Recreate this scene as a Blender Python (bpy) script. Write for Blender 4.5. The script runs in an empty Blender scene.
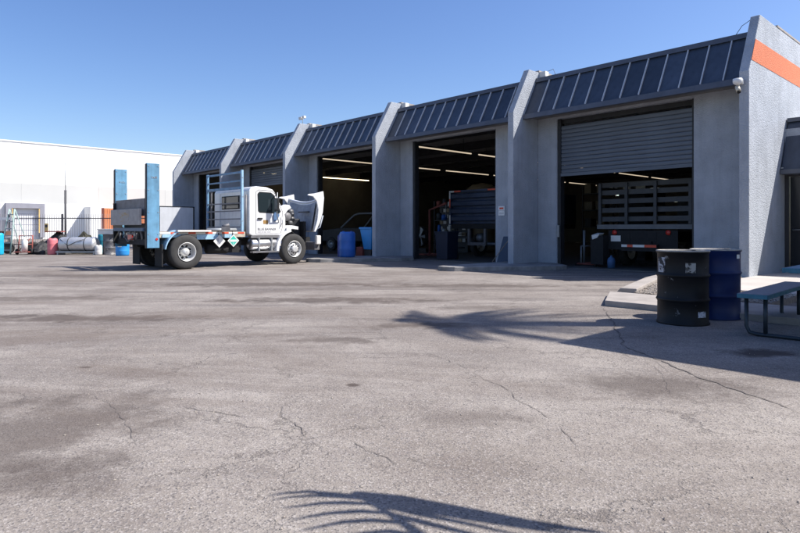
import bpy, bmesh, math, random
from mathutils import Vector, Matrix
random.seed(7)
R = math.radians
SC = bpy.context.scene
COL = SC.collection

# ------------------------------------------------------------------ camera, sky, sun, exposure
EYE = 1.14; F = 595.0; HY = 229.0
cd = bpy.data.cameras.new('camera'); cam = bpy.data.objects.new('camera', cd); COL.objects.link(cam)
cam.location = (0, 0, EYE); cam.rotation_euler = (R(90), 0, 0)
cd.sensor_width = 36; cd.sensor_fit = 'HORIZONTAL'; cd.lens = 36 * F / 800
cd.shift_y = -(266.5 - HY) / 800
cd.clip_start = 0.05; cd.clip_end = 2000
SC.camera = cam
SX, SY = 0.83, -0.043                    # metres a shadow runs to -x, -y for each metre of height
sun_dir = Vector((SX, SY, 1)).normalized()
sd = bpy.data.lights.new('sun', 'SUN'); sun = bpy.data.objects.new('sun', sd); COL.objects.link(sun)
sd.energy = 5.0; sd.angle = R(0.5); sd.color = (1.0, 0.955, 0.9)
sun.rotation_euler = sun_dir.to_track_quat('Z', 'Y').to_euler()
sun.location = (20, 0, 30)
W = bpy.data.worlds.new('World'); SC.world = W; W.use_nodes = True
nt = W.node_tree; nt.nodes.clear()
sky = nt.nodes.new('ShaderNodeTexSky'); sky.sky_type = 'NISHITA'; sky.sun_disc = False
sky.sun_elevation = math.asin(sun_dir.z); sky.sun_rotation = math.atan2(SX, SY)
sky.air_density = 1.0; sky.dust_density = 1.0; sky.ozone_density = 2.5; sky.altitude = 0
bg = nt.nodes.new('ShaderNodeBackground'); bg.inputs['Strength'].default_value = 0.113
wo = nt.nodes.new('ShaderNodeOutputWorld')
hsv = nt.nodes.new('ShaderNodeHueSaturation'); hsv.inputs['Saturation'].default_value = 1.2; hsv.inputs['Hue'].default_value = 0.512
nt.links.new(sky.outputs[0], hsv.inputs['Color']); nt.links.new(hsv.outputs[0], bg.inputs[0]); nt.links.new(bg.outputs[0], wo.inputs[0])
SC.view_settings.view_transform = 'Standard'; SC.view_settings.look = 'None'
SC.view_settings.exposure = 0.68; SC.view_settings.gamma = 1.0
SC.render.engine = 'CYCLES'
SC.cycles.max_bounces = 6; SC.cycles.diffuse_bounces = 4

# ------------------------------------------------------------------ materials
MATS = {}
def mat(name, col, rough=0.7, metal=0.0, var=0.0, vscale=2.0, col2=None, bump=0.0, bscale=40.0, bdist=0.01,
        wear=None, wear_amt=0.35, wscale=6.0, emit=None, espec=0.5, stretch=None, streak=0.0, rand=0.0):
    if name in MATS: return MATS[name]
    m = bpy.data.materials.new(name); m.use_nodes = True; MATS[name] = m
    t = m.node_tree; N = t.nodes; L = t.links
    b = N['Principled BSDF']
    b.inputs['Roughness'].default_value = rough; b.inputs['Metallic'].default_value = metal
    b.inputs['Base Color'].default_value = (*col, 1); b.inputs['Specular IOR Level'].default_value = espec
    if emit:
        b.inputs['Emission Color'].default_value = (*emit[0], 1); b.inputs['Emission Strength'].default_value = emit[1]
    tc = N.new('ShaderNodeTexCoord'); src = tc.outputs['Object']
    if stretch:
        mp = N.new('ShaderNodeMapping'); mp.inputs['Scale'].default_value = stretch; L.new(src, mp.inputs[0]); src = mp.outputs[0]
    cur = None
    if var > 0 or col2:
        c2 = col2 or tuple(max(0, c * (1 - var)) for c in col)
        nz = N.new('ShaderNodeTexNoise'); nz.inputs['Scale'].default_value = vscale; nz.inputs['Detail'].default_value = 6
        nz.inputs['Roughness'].default_value = 0.65; L.new(src, nz.inputs['Vector'])
        mr = N.new('ShaderNodeMapRange'); mr.inputs['From Min'].default_value = 0.35; mr.inputs['From Max'].default_value = 0.68
        L.new(nz.outputs['Fac'], mr.inputs['Value'])
        mx = N.new('ShaderNodeMix'); mx.data_type = 'RGBA'
        mx.inputs[6].default_value = (*col, 1); mx.inputs[7].default_value = (*c2, 1)
        L.new(mr.outputs[0], mx.inputs[0]); cur = mx.outputs[2]
    if wear:
        nz = N.new('ShaderNodeTexNoise'); nz.inputs['Scale'].default_value = wscale; nz.inputs['Detail'].default_value = 8
        nz.inputs['Roughness'].default_value = 0.7; L.new(tc.outputs['Object'], nz.inputs['Vector'])
        mr = N.new('ShaderNodeMapRange'); mr.inputs['From Min'].default_value = 0.75 - wear_amt * 0.45
        mr.inputs['From Max'].default_value = 0.79 - wear_amt * 0.45; L.new(nz.outputs['Fac'], mr.inputs['Value'])
        mx = N.new('ShaderNodeMix'); mx.data_type = 'RGBA'
        if cur: L.new(cur, mx.inputs[6])
        else: mx.inputs[6].default_value = (*col, 1)
        mx.inputs[7].default_value = (*wear, 1); L.new(mr.outputs[0], mx.inputs[0]); cur = mx.outputs[2]
    if streak or rand:
        if cur is None:
            rg = N.new('ShaderNodeRGB'); rg.outputs[0].default_value = (*col, 1); cur = rg.outputs[0]
        if streak:
            mp = N.new('ShaderNodeMapping'); mp.inputs['Scale'].default_value = (7, 7, 0.45); L.new(tc.outputs['Object'], mp.inputs[0])
            nz = N.new('ShaderNodeTexNoise'); nz.inputs['Scale'].default_value = 1.0; nz.inputs['Detail'].default_value = 7; nz.inputs['Roughness'].default_value = 0.7
            L.new(mp.outputs[0], nz.inputs['Vector']); mr = N.new('ShaderNodeMapRange'); mr.inputs['From Min'].default_value = 0.48; mr.inputs['From Max'].default_value = 0.72
            mr.inputs['To Min'].default_value = 1.0; mr.inputs['To Max'].default_value = 1.0 - streak; L.new(nz.outputs['Fac'], mr.inputs['Value'])
            vm = N.new('ShaderNodeVectorMath'); vm.operation = 'SCALE'; L.new(cur, vm.inputs[0]); L.new(mr.outputs[0], vm.inputs['Scale']); cur = vm.outputs[0]
        if rand:
            oi = N.new('ShaderNodeObjectInfo'); mr = N.new('ShaderNodeMapRange'); mr.inputs['To Min'].default_value = 1 - rand; mr.inputs['To Max'].default_value = 1 + rand
            L.new(oi.outputs['Random'], mr.inputs['Value'])
            vm = N.new('ShaderNodeVectorMath'); vm.operation = 'SCALE'; L.new(cur, vm.inputs[0]); L.new(mr.outputs[0], vm.inputs['Scale']); cur = vm.outputs[0]
    if cur: L.new(cur, b.inputs['Base Color'])
    if bump > 0:
        nz = N.new('ShaderNodeTexNoise'); nz.inputs['Scale'].default_value = bscale; nz.inputs['Detail'].default_value = 4
        L.new(src, nz.inputs['Vector'])
        bp = N.new('ShaderNodeBump'); bp.inputs['Strength'].default_value = bump; bp.inputs['Distance'].default_value = bdist
        L.new(nz.outputs['Fac'], bp.inputs['Height']); L.new(bp.outputs[0], b.inputs['Normal'])
    return m

STUCCO = mat('stucco', (0.42, 0.45, 0.495), 0.95, var=0.22, vscale=1.6, bump=1.0, bscale=32, bdist=0.025, streak=0.14)
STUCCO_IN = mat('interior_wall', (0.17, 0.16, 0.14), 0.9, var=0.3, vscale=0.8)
METAL_ROOF = mat('navy_metal_roof', (0.055, 0.072, 0.103), 0.5, metal=0.1, var=0.35, vscale=1.3, rand=0.22, streak=0.25)
SEAM = mat('seam_metal', (0.62, 0.63, 0.64), 0.5, metal=0.1, var=0.15, vscale=3)
TRIM = mat('trim_metal', (0.105, 0.115, 0.14), 0.55, metal=0.1, var=0.25, vscale=3)
SOFFIT = mat('soffit', (0.22, 0.21, 0.2), 0.9, var=0.2)
ORANGE = mat('orange_paint', (0.64, 0.18, 0.08), 0.85, var=0.12, vscale=5, bump=0.9, bscale=34, bdist=0.025)
SHUTTER = mat('shutter_grey', (0.135, 0.16, 0.195), 0.6, metal=0.1, var=0.35, vscale=1.5, stretch=(0.5, 1, 5))
DARK_STEEL = mat('dark_steel', (0.035, 0.037, 0.042), 0.55, metal=0.3, var=0.4, vscale=4)
BLACK = mat('black_rubber', (0.018, 0.018, 0.019), 0.85, var=0.3, vscale=8)
ROOFTOP = mat('roof_membrane', (0.55, 0.55, 0.53), 0.9, var=0.1)
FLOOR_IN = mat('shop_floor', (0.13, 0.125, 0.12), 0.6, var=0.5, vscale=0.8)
CONCRETE = mat('kerb_concrete', (0.36, 0.325, 0.295), 0.95, var=0.3, vscale=3, bump=0.5, bscale=60, bdist=0.008)
CONCRETE_D = mat('worn_kerb_concrete', (0.3, 0.29, 0.28), 0.95, var=0.5, vscale=2.5, bump=0.6, bscale=40, bdist=0.01)
WHITE = mat('white_paint', (0.8, 0.8, 0.79), 0.35, var=0.12, vscale=5, streak=0.12)
WHITE_WALL = mat('warehouse_white', (0.86, 0.86, 0.84), 0.9, var=0.03, vscale=0.4)
PALE_WALL = mat('warehouse_pale_grey', (0.56, 0.56, 0.535), 0.9, var=0.05, vscale=0.4)
GREY_SHELTER = mat('dock_grey', (0.3, 0.3, 0.34), 0.9, var=0.15)
DOOR_BLUE = mat('dock_door_white', (0.72, 0.73, 0.76), 0.6, var=0.04)
YELLOW = mat('faded_yellow', (0.7, 0.5, 0.2), 0.8, var=0.2)
BLUE_PAINT = mat('pale_blue_paint', (0.145, 0.34, 0.51), 0.55, var=0.35, vscale=3, wear=(0.13, 0.12, 0.12), wear_amt=0.22, wscale=16, streak=0.3)
BLUE_RAIL = mat('blue_rail_paint', (0.15, 0.3, 0.46), 0.55, var=0.4, vscale=5, wear=(0.25, 0.2, 0.16), wear_amt=0.35, wscale=14)
BLUE_LITE = mat('light_blue_rail', (0.34, 0.55, 0.72), 0.6, var=0.3, vscale=5, wear=(0.2, 0.15, 0.12), wear_amt=0.35, wscale=12)
CHROME = mat('brushed_alu', (0.62, 0.62, 0.63), 0.32, metal=0.85, var=0.2, vscale=6)
RIM = mat('painted_rim', (0.62, 0.62, 0.61), 0.4, metal=0.2, var=0.2, vscale=7)
TYRE = mat('tyre_rubber', (0.045, 0.044, 0.043), 0.85, var=0.35, vscale=5, bump=0.3, bscale=30)
GLASS = mat('dark_window_glass', (0.02, 0.03, 0.035), 0.06, espec=0.8)
RED = mat('red_lens', (0.5, 0.03, 0.02), 0.35)
REDT = mat('red_tape', (0.72, 0.09, 0.04), 0.5, var=0.2)
WHITET = mat('white_tape', (0.75, 0.74, 0.7), 0.5, var=0.15)
GREY_STEEL = mat('worn_grey_steel', (0.19, 0.19, 0.2), 0.6, metal=0.15, col2=(0.12, 0.115, 0.115), vscale=5)
BROWN_STEEL = mat('stained_platform', (0.36, 0.345, 0.335), 0.6, var=0.3, vscale=5)
STAIN = mat('ochre_stain', (0.36, 0.345, 0.335), 0.7, wear=(0.42, 0.3, 0.14), wear_amt=0.5, wscale=11)
DRUM_BLACK = mat('black_drum_paint', (0.005, 0.0055, 0.0075), 0.5, espec=0.28, var=0.4, vscale=4, wear=(0.22, 0.22, 0.22), wear_amt=0.24, wscale=7, bump=0.15, bscale=12)
DRUM_BLUE = mat('blue_drum_paint', (0.006, 0.021, 0.10), 0.45, espec=0.35, var=0.25, vscale=3, wear=(0.1, 0.12, 0.16), wear_amt=0.1, wscale=14)
DRUM_LID = mat('dusty_drum_lid', (0.46, 0.43, 0.38), 0.7, col2=(0.2, 0.19, 0.18), vscale=8)
PLASTIC_BLUE = mat('blue_plastic', (0.02, 0.13, 0.5), 0.45, var=0.25, vscale=3)
PLASTIC_SKY = mat('sky_blue_plastic', (0.03, 0.3, 0.72), 0.5, var=0.2)
CYAN = mat('cyan_plastic', (0.01, 0.4, 0.62), 0.5, var=0.1)
PINK = mat('faded_red_plastic', (0.75, 0.2, 0.22), 0.6, var=0.2)
TEAL = mat('faded_teal_wood', (0.11, 0.28, 0.36), 0.6, col2=(0.2, 0.33, 0.38), vscale=6, stretch=(1, 8, 1))
TABLE_BLUE = mat('table_teal_blue', (0.035, 0.17, 0.25), 0.6, var=0.3, vscale=9, wear=(0.16, 0.2, 0.24), wear_amt=0.3, wscale=18)
BENCH_BLUE = mat('bench_worn_blue', (0.12, 0.155, 0.2), 0.6, var=0.3, vscale=9, wear=(0.22, 0.24, 0.28), wear_amt=0.3, wscale=20)
PIPE = mat('dark_pipe', (0.03, 0.045, 0.06), 0.5, metal=0.3, var=0.3)
TAN = mat('tan_paint', (0.3, 0.24, 0.16), 0.7, var=0.3)
OFFWHITE = mat('off_white_plastic', (0.72, 0.7, 0.66), 0.6, var=0.12)
RUST = mat('rusty_red_steel', (0.35, 0.1, 0.08), 0.8, var=0.4)
STEELTUBE = mat('galvanised_tube', (0.4, 0.42, 0.43), 0.5, metal=0.5, var=0.2)
FENCE = mat('fence_dark', (0.06, 0.06, 0.065), 0.6)
FENCE_L = mat('fence_weathered', (0.3, 0.29, 0.29), 0.7)
ORANGE_DOOR = mat('orange_brown_paint', (0.62, 0.22, 0.09), 0.8, var=0.1)
NAVY_TRAILER = mat('navy_trailer_paint', (0.03, 0.05, 0.1), 0.5, var=0.4, vscale=3)
DARK_GREY = mat('dark_grey_paint', (0.05, 0.056, 0.063), 0.6, var=0.35, vscale=3)
TARP = mat('black_tarp', (0.03, 0.03, 0.03), 0.7, bump=0.8, bscale=6, bdist=0.1)
TUBE_LIGHT = mat('lit_tube', (0.9, 0.9, 0.9), 0.5, emit=((1.0, 0.82, 0.6), 0.42))
TUBE_WARM = mat('lit_warm_tube', (0.9, 0.9, 0.9), 0.5, emit=((1.0, 0.8, 0.5), 2.6))
BARK = mat('palm_bark', (0.2, 0.15, 0.1), 0.95, var=0.5, vscale=6, bump=1, bscale=15, bdist=0.05)
LEAF = mat('palm_leaf', (0.06, 0.1, 0.035), 0.6, var=0.3)
STONES = mat('gravel_stone', (0.4, 0.36, 0.31), 0.95, col2=(0.17, 0.14, 0.12), vscale=14)
TEALTXT = mat('teal_print', (0.02, 0.45, 0.35), 0.6)
BLACKTXT = mat('black_print', (0.04, 0.04, 0.05), 0.6)
GOLD = mat('gold_brown_print', (0.42, 0.24, 0.07), 0.6, var=0.5, vscale=30)
GREYTXT = mat('grey_print', (0.4, 0.4, 0.42), 0.6)
WOOD = mat('weathered_board', (0.33, 0.27, 0.22), 0.9, var=0.4, vscale=6)

def ground_material():
    m = bpy.data.materials.new('asphalt'); m.use_nodes = True
    t = m.node_tree; N = t.nodes; L = t.links; b = N['Principled BSDF']
    b.inputs['Roughness'].default_value = 0.93; b.inputs['Specular IOR Level'].default_value = 0.25
    tc = N.new('ShaderNodeTexCoord'); P = tc.outputs['Object']
    def noise(scale, det=5, rough=0.6, vec=P, dist=0):
        n = N.new('ShaderNodeTexNoise'); n.inputs['Scale'].default_value = scale; n.inputs['Detail'].default_value = det
        n.inputs['Roughness'].default_value = rough; n.inputs['Distortion'].default_value = dist
        L.new(vec, n.inputs['Vector']); return n.outputs['Fac']
    def mr(v, a, c, lo=0.0, hi=1.0):
        n = N.new('ShaderNodeMapRange'); n.inputs['From Min'].default_value = a; n.inputs['From Max'].default_value = c
        n.inputs['To Min'].default_value = lo; n.inputs['To Max'].default_value = hi; L.new(v, n.inputs['Value']); return n.outputs[0]
    def math_(op, a, c):
        n = N.new('ShaderNodeMath'); n.operation = op; n.use_clamp = False
        for i, q in enumerate((a, c)):
            if isinstance(q, (int, float)): n.inputs[i].default_value = q
            else: L.new(q, n.inputs[i])
        return n.outputs[0]
    def mixc(f, a, c):
        n = N.new('ShaderNodeMix'); n.data_type = 'RGBA'; L.new(f, n.inputs[0])
        for i, q in ((6, a), (7, c)):
            if isinstance(q, tuple): n.inputs[i].default_value = (*q, 1)
            else: L.new(q, n.inputs[i])
        return n.outputs[2]
    def mapping(scale, rot=0.0, loc=(0, 0, 0)):
        n = N.new('ShaderNodeMapping'); n.inputs['Scale'].default_value = scale; n.inputs['Rotation'].default_value = (0, 0, rot)
        n.inputs['Location'].default_value = loc
        L.new(P, n.inputs[0]); return n.outputs[0]
    base = mixc(mr(noise(0.5, 6, 0.7), 0.33, 0.68), (0.325, 0.292, 0.257), (0.165, 0.139, 0.118))
    # finer blotches
    base = mixc(mr(noise(3.1, 6, 0.75), 0.52, 0.78, 0, 0.5), base, (0.125, 0.105, 0.096))
    # tyre and oil streaks running across the yard, stronger towards the bays
    sep = N.new('ShaderNodeSeparateXYZ'); L.new(P, sep.inputs[0])
    far = mr(sep.outputs[1], 3.0, 9.5, 0.18, 1.0)
    s1 = mr(noise(1.0, 7, 0.66, mapping((0.13, 0.85, 1), 0.10), 1.6), 0.50, 0.60)
    s2 = mr(noise(1.0, 5, 0.6, mapping((0.3, 2.2, 1), -0.42, (3, 1, 0)), 0.8), 0.52, 0.64)
    base = mixc(math_('MULTIPLY', math_('MULTIPLY', s1, far), 0.62), base, (0.09, 0.076, 0.07))
    base = mixc(math_('MULTIPLY', math_('MULTIPLY', s2, far), 0.55), base, (0.10, 0.084, 0.076))
    # aggregate speckle
    v = N.new('ShaderNodeTexVoronoi'); v.inputs['Scale'].default_value = 125; L.new(P, v.inputs['Vector'])
    hs = N.new('ShaderNodeSeparateColor'); L.new(v.outputs['Color'], hs.inputs[0])
    base = mixc(mr(hs.outputs[0], 0.70, 0.95, 0, 0.6), base, (0.40, 0.365, 0.34))
    base = mixc(mr(hs.outputs[1], 0.72, 0.95, 0, 0.75), base, (0.085, 0.08, 0.08))
    base = mixc(mr(noise(14, 4, 0.8), 0.45, 0.8, 0, 0.4), base, (0.15, 0.13, 0.13))
    # small dark spots
    v2 = N.new('ShaderNodeTexVoronoi'); v2.inputs['Scale'].default_value = 1.7; L.new(mapping((0.6, 1, 1)), v2.inputs['Vector'])
    base = mixc(mr(math_('ADD', v2.outputs['Distance'], math_('MULTIPLY', noise(22, 3), 0.06)), 0.075, 0.055, 0, 0.6), base, (0.07, 0.062, 0.062))
    # hairline cracks: warped voronoi edges, only in some areas
    w = N.new('ShaderNodeTexNoise'); w.inputs['Scale'].default_value = 2.2; w.inputs['Detail'].default_value = 6; w.inputs['Roughness'].default_value = 0.7; L.new(P, w.inputs['Vector'])
    wm = N.new('ShaderNodeVectorMath'); wm.operation = 'MULTIPLY_ADD'; L.new(w.outputs['Color'], wm.inputs[0]); wm.inputs[1].default_value = (0.9, 0.9, 0); L.new(P, wm.inputs[2])
    v3 = N.new('ShaderNodeTexVoronoi'); v3.feature = 'DISTANCE_TO_EDGE'; v3.inputs['Scale'].default_value = 0.85; L.new(wm.outputs[0], v3.inputs['Vector'])
    crack = mr(v3.outputs['Distance'], 0.011, 0.003)
    cmask = mr(noise(0.9, 2, 0.5, mapping((1, 1, 1), 0, (9, 4, 0))), 0.44, 0.60)
    v4 = N.new('ShaderNodeTexVoronoi'); v4.feature = 'DISTANCE_TO_EDGE'; v4.inputs['Scale'].default_value = 5.5; L.new(wm.outputs[0], v4.inputs['Vector'])
    cr2 = math_('MULTIPLY', mr(v4.outputs['Distance'], 0.05, 0.012), mr(noise(0.8, 3, 0.5, mapping((1, 1, 1), 0, (2, 7, 0))), 0.55, 0.68))
    base = mixc(math_('MULTIPLY', cr2, 0.55), base, (0.085, 0.072, 0.066))
    cr = math_('MULTIPLY', crack, cmask)
    base = mixc(math_('MULTIPLY', cr, 0.42), base, (0.08, 0.068, 0.062))
    # named oil stains: x, y, radius
    for (x, y, rx, ry, k) in ((3.35, 5.45, 0.42, 0.22, 0.9), (-4.3, 7.6, 2.3, 0.4, 0.7), (-1.1, 9.5, 2.4, 0.45, 0.65), (0.24, 7.06, 0.8, 0.3, 0.6), (-0.63, 6.1, 0.6, 0.25, 0.55),
                             (-2.1, 3.3, 0.8, 1.0, 0.5), (1.9, 4.3, 0.8, 0.45, 0.5), (1.6, 12.0, 2.6, 0.5, 0.55), (-3.0, 12.2, 3.4, 0.6, 0.6), (-5.6, 9.8, 1.5, 0.4, 0.5), (-2.6, 4.9, 0.10, 0.06, 0.8), (-0.35, 4.35, 0.07, 0.05, 0.8),
                             (0.4, 3.6, 0.5, 0.2, 0.3), (-7.5, 14.5, 3.0, 0.7, 0.5), (-1.6, 2.7, 0.5, 0.3, 0.35), (1.1, 8.6, 1.0, 0.3, 0.4)):
        vmn = mapping((1 / rx, 1 / ry, 0), 0, (-x / rx, -y / ry, 0)); d = N.new('ShaderNodeVectorMath'); d.operation = 'LENGTH'; L.new(vmn, d.inputs[0])
        dd = math_('ADD', d.outputs['Value'], math_('MULTIPLY', math_('SUBTRACT', noise(2.6, 7, 0.72), 0.5), 3.2))
        base = mixc(mr(dd, 1.0, 0.35, 0, min(1.0, k * 1.2)), base, (0.070, 0.055, 0.048))
    # broad brown grime, mostly left and middle distance
    gm = math_('MULTIPLY', mr(noise(0.38, 7, 0.72, mapping((0.6, 1.3, 1), 0.5, (4, 2, 0)), 0.8), 0.47, 0.60), mr(sep.outputs[0], 3.0, -1.5, 0.25, 1.0))
    base = mixc(math_('MULTIPLY', gm, 0.5), base, (0.12, 0.094, 0.078))
    L.new(base, b.inputs['Base Color'])
    hgt = math_('ADD', math_('MULTIPLY', v.outputs['Distance'], 0.6), math_('ADD', math_('MULTIPLY', noise(48, 5, 0.75), 0.7), math_('MULTIPLY', cr, -1.5)))
    hgt = math_('ADD', hgt, math_('MULTIPLY', noise(2.0, 4, 0.6), 2.5))
    bp = N.new('ShaderNodeBump'); bp.inputs['Strength'].default_value = 0.5; bp.inputs['Distance'].default_value = 0.009
    L.new(hgt, bp.inputs['Height']); L.new(bp.outputs[0], b.inputs['Normal'])
    return m
ASPHALT = ground_material()
CRACK = mat('crack_grit', (0.115, 0.1, 0.092), 0.95, var=0.4, vscale=20)  # dark mottled tone for the thin crack strips on the asphalt

# ------------------------------------------------------------------ helpers
def ground_at(px, py, h=0.0):
    z = (EYE - h) * F / (py - HY); return Vector(((px - 400) / F * z, z, h))
def at_depth(px, z, h=0.0): return Vector(((px - 400) / F * z, z, h))

class MB:
    def __init__(s): s.v = []; s.f = []; s.sm = []
    def add(s, vs, fs, smooth=False):
        o = len(s.v); s.v += [tuple(p) for p in vs]
        for f in fs: s.f.append(tuple(i + o for i in f)); s.sm.append(smooth)
        return s
    def box(s, x0, x1, y0, y1, z0, z1):
        v = [(x0,y0,z0),(x1,y0,z0),(x1,y1,z0),(x0,y1,z0),(x0,y0,z1),(x1,y0,z1),(x1,y1,z1),(x0,y1,z1)]
        return s.add(v, [(0,3,2,1),(4,5,6,7),(0,1,5,4),(1,2,6,5),(2,3,7,6),(3,0,4,7)])
    def hexa(s, v): return s.add(v, [(0,3,2,1),(4,5,6,7),(0,1,5,4),(1,2,6,5),(2,3,7,6),(3,0,4,7)])
    def prism(s, pts, axis, a0, a1, inv=False):
        """pts: outline in the two other axes; extruded along axis"""
        def P(p, a):
            if axis == 'x': return (a, p[0], p[1])
            if axis == 'y': return (p[0], a, p[1])
            return (p[0], p[1], a)
        n = len(pts); v = [P(p, a0) for p in pts] + [P(p, a1) for p in pts]
        fs = [tuple(range(n - 1, -1, -1)), tuple(range(n, 2 * n))] + [(i, (i + 1) % n, n + (i + 1) % n, n + i) for i in range(n)]
        return s.add(v, fs)
    def tube(s, pts, r, n=8, caps=True):
        pts = [Vector(p) for p in pts]; rr = r if isinstance(r, (list, tuple)) else [r] * len(pts)
        vs = []; up = None
        for i, p in enumerate(pts):
            d = (pts[min(i + 1, len(pts) - 1)] - pts[max(i - 1, 0)]).normalized()
            if up is None: up = Vector((0, 0, 1)) if abs(d.z) < 0.9 else Vector((1, 0, 0))
            a = d.cross(up).normalized(); b = a.cross(d).normalized(); up = b
            for k in range(n):
                t = 2 * math.pi * k / n; vs.append(p + a * (rr[i] * math.cos(t)) + b * (rr[i] * math.sin(t)))
        fs = []
        for i in range(len(pts) - 1):
            for k in range(n):
                fs.append((i * n + k, i * n + (k + 1) % n, (i + 1) * n + (k + 1) % n, (i + 1) * n + k))
        s.add(vs, fs, True)
        if caps:
            o = len(s.v) - len(vs); m = len(pts)
            s.f.append(tuple(o + k for k in range(n - 1, -1, -1))); s.sm.append(False)
            s.f.append(tuple(o + (m - 1) * n + k for k in range(n))); s.sm.append(False)
        return s
    def lathe(s, prof, c=(0, 0, 0), axis='z', n=28, smooth=True, caps=True):
        """prof: (radius, height) list"""
        vs = []
        for (r, h) in prof:
            for k in range(n):
                t = 2 * math.pi * k / n; a, b = r * math.cos(t), r * math.sin(t)
                if axis == 'z': p = (c[0] + a, c[1] + b, c[2] + h)
                elif axis == 'y': p = (c[0] + a, c[1] + h, c[2] + b)
                else: p = (c[0] + h, c[1] + a, c[2] + b)
                vs.append(p)
        fs = [(i * n + k, i * n + (k + 1) % n, (i + 1) * n + (k + 1) % n, (i + 1) * n + k) for i in range(len(prof) - 1) for k in range(n)]
        s.add(vs, fs, smooth)
        if not caps: return s
        o = len(s.v) - len(vs)
        s.f.append(tuple(o + k for k in range(n - 1, -1, -1))); s.sm.append(False)
        s.f.append(tuple(o + (len(prof) - 1) * n + k for k in range(n))); s.sm.append(False)
        return s
    def mesh(s, name, m, bevel=0):
        me = bpy.data.meshes.new(name); me.from_pydata(s.v, [], s.f); me.materials.append(m)
        for p, q in zip(me.polygons, s.sm): p.use_smooth = q
        bm = bmesh.new(); bm.from_mesh(me); bmesh.ops.recalc_face_normals(bm, faces=bm.faces)
        if bevel:
            ed = [e for e in bm.edges if e.calc_length() > bevel * 3 and len(e.link_faces) == 2 and e.calc_face_angle(0) > 0.6]
            if ed: bmesh.ops.bevel(bm, geom=ed, offset=bevel, segments=2, affect='EDGES', profile=0.6)
        bm.to_mesh(me); bm.free(); return me
    def build(s, name, m, parent=None, loc=None, rotz=0, bevel=0):
        o = bpy.data.objects.new(name, s.mesh(name, m, bevel)); COL.objects.link(o)
        if parent: o.parent = parent
        if loc is not None: o.location = loc
        if rotz: o.rotation_euler = (0, 0, rotz)
        return o

def thing(name, label, cat, loc=(0, 0, 0), rotz=0, group=None):
    o = bpy.data.objects.new(name, None); COL.objects.link(o); o.empty_display_size = 0.2
    o.location = loc; o.rotation_euler = (0, 0, rotz); o['label'] = label; o['category'] = cat
    if group: o['group'] = group
    return o
def tag(o, label, cat, group=None):
    o['label'] = label; o['category'] = cat
    if group: o['group'] = group
    return o
def kids(o): return [c for c in bpy.data.objects if c.parent == o]
def dup(root, loc, rotz=None, label=None):
    def cp(o, par):
        c = o.copy(); COL.objects.link(c); c.parent = par
        for ch in kids(o): cp(ch, c)
        return c
    src = root; r = cp(src, None); r.location = loc
    if rotz is not None: r.rotation_euler = (0, 0, rotz)
    if label: r['label'] = label
    return r
def part(mb, name, m, parent, **k): return mb.build(name, m, parent, **k)
def text(name, s, size, m, parent, loc, rot, width=None):
    cu = bpy.data.curves.new(name, 'FONT'); cu.body = s; cu.size = size; cu.extrude = 0.001; cu.align_x = 'LEFT'
    t_ = bpy.data.objects.new('lettering_source', cu); me = bpy.data.meshes.new_from_object(t_); bpy.data.objects.remove(t_); bpy.data.curves.remove(cu)
    me.materials.clear(); me.materials.append(m)
    o = bpy.data.objects.new(name, me); COL.objects.link(o); o.parent = parent
    o.location = loc; o.rotation_euler = rot
    return o

# ------------------------------------------------------------------ ground
g = MB()
n = 60
me = None
g.add([(-400, -60, 0), (400, -60, 0), (400, 600, 0), (-400, 600, 0)], [(0, 1, 2, 3)])
gr = g.build('ground', ASPHALT); gr['kind'] = 'structure'

def crack_strip(px, w=0.012):
    pts = [ground_at(*p) for p in px]; out = []
    for a, b in zip(pts, pts[1:]):
        k = max(2, int((b - a).length / 0.045))
        for i in range(k): out.append(a.lerp(b, i / k))
    out.append(pts[-1]); n = len(out); vs = []
    jx = jy = 0
    for i, p in enumerate(out):
        d = (out[min(i + 1, n - 1)] - out[max(i - 1, 0)]).normalized(); q = Vector((-d.y, d.x, 0))
        jx = jx * 0.75 + random.uniform(-1, 1) * 0.014
        ww = w * random.uniform(0.25, 1.25) * min(1, 6 * i / n + 0.1, 6 * (n - 1 - i) / n + 0.1)
        c = p + q * jx
        vs += [(c.x - q.x * ww / 2, c.y - q.y * ww / 2, 0.004), (c.x + q.x * ww / 2, c.y + q.y * ww / 2, 0.004)]
    return vs, [(2 * i, 2 * i + 1, 2 * i + 3, 2 * i + 2) for i in range(n - 1)]
ck = MB()
for pl, w in (([(604, 307), (608, 315), (613, 323), (621, 335), (622, 344), (640, 352), (662, 361), (690, 374), (720, 385), (752, 396), (772, 402), (800, 414), (830, 424)], 0.022),
              ([(470, 372), (485, 380), (500, 384), (512, 392), (520, 401), (540, 410), (548, 419), (556, 420)], 0.012),
              ([(561, 428), (569, 440), (575, 449)], 0.01),
              ([(184, 406), (205, 411), (222, 413), (240, 417), (254, 417)], 0.012),
              ([(277, 417), (292, 421), (302, 428), (309, 436)], 0.012),
              ([(348, 440), (368, 450), (388, 457), (402, 465)], 0.011),
              ([(618, 351), (650, 364), (668, 380), (672, 396)], 0.007),
              ([(684, 374), (720, 372), (760, 370), (800, 368)], 0.009),
              ([(392, 455), (420, 463), (440, 470)], 0.008),
              ([(655, 361), (668, 372), (690, 380), (702, 392)], 0.008),
              ([(420, 352), (450, 360), (470, 372)], 0.008),
              ([(500, 384), (540, 380), (590, 388), (640, 400)], 0.006),
              ([(88, 392), (110, 405), (128, 430), (140, 446)], 0.008)):
    vs, fs = crack_strip(pl, w * 0.8 if w > 0.02 else w * 0.42); ck.add(vs, fs)
c_ = ck.build('ground_cracks', CRACK); c_['kind'] = 'stuff'
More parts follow.
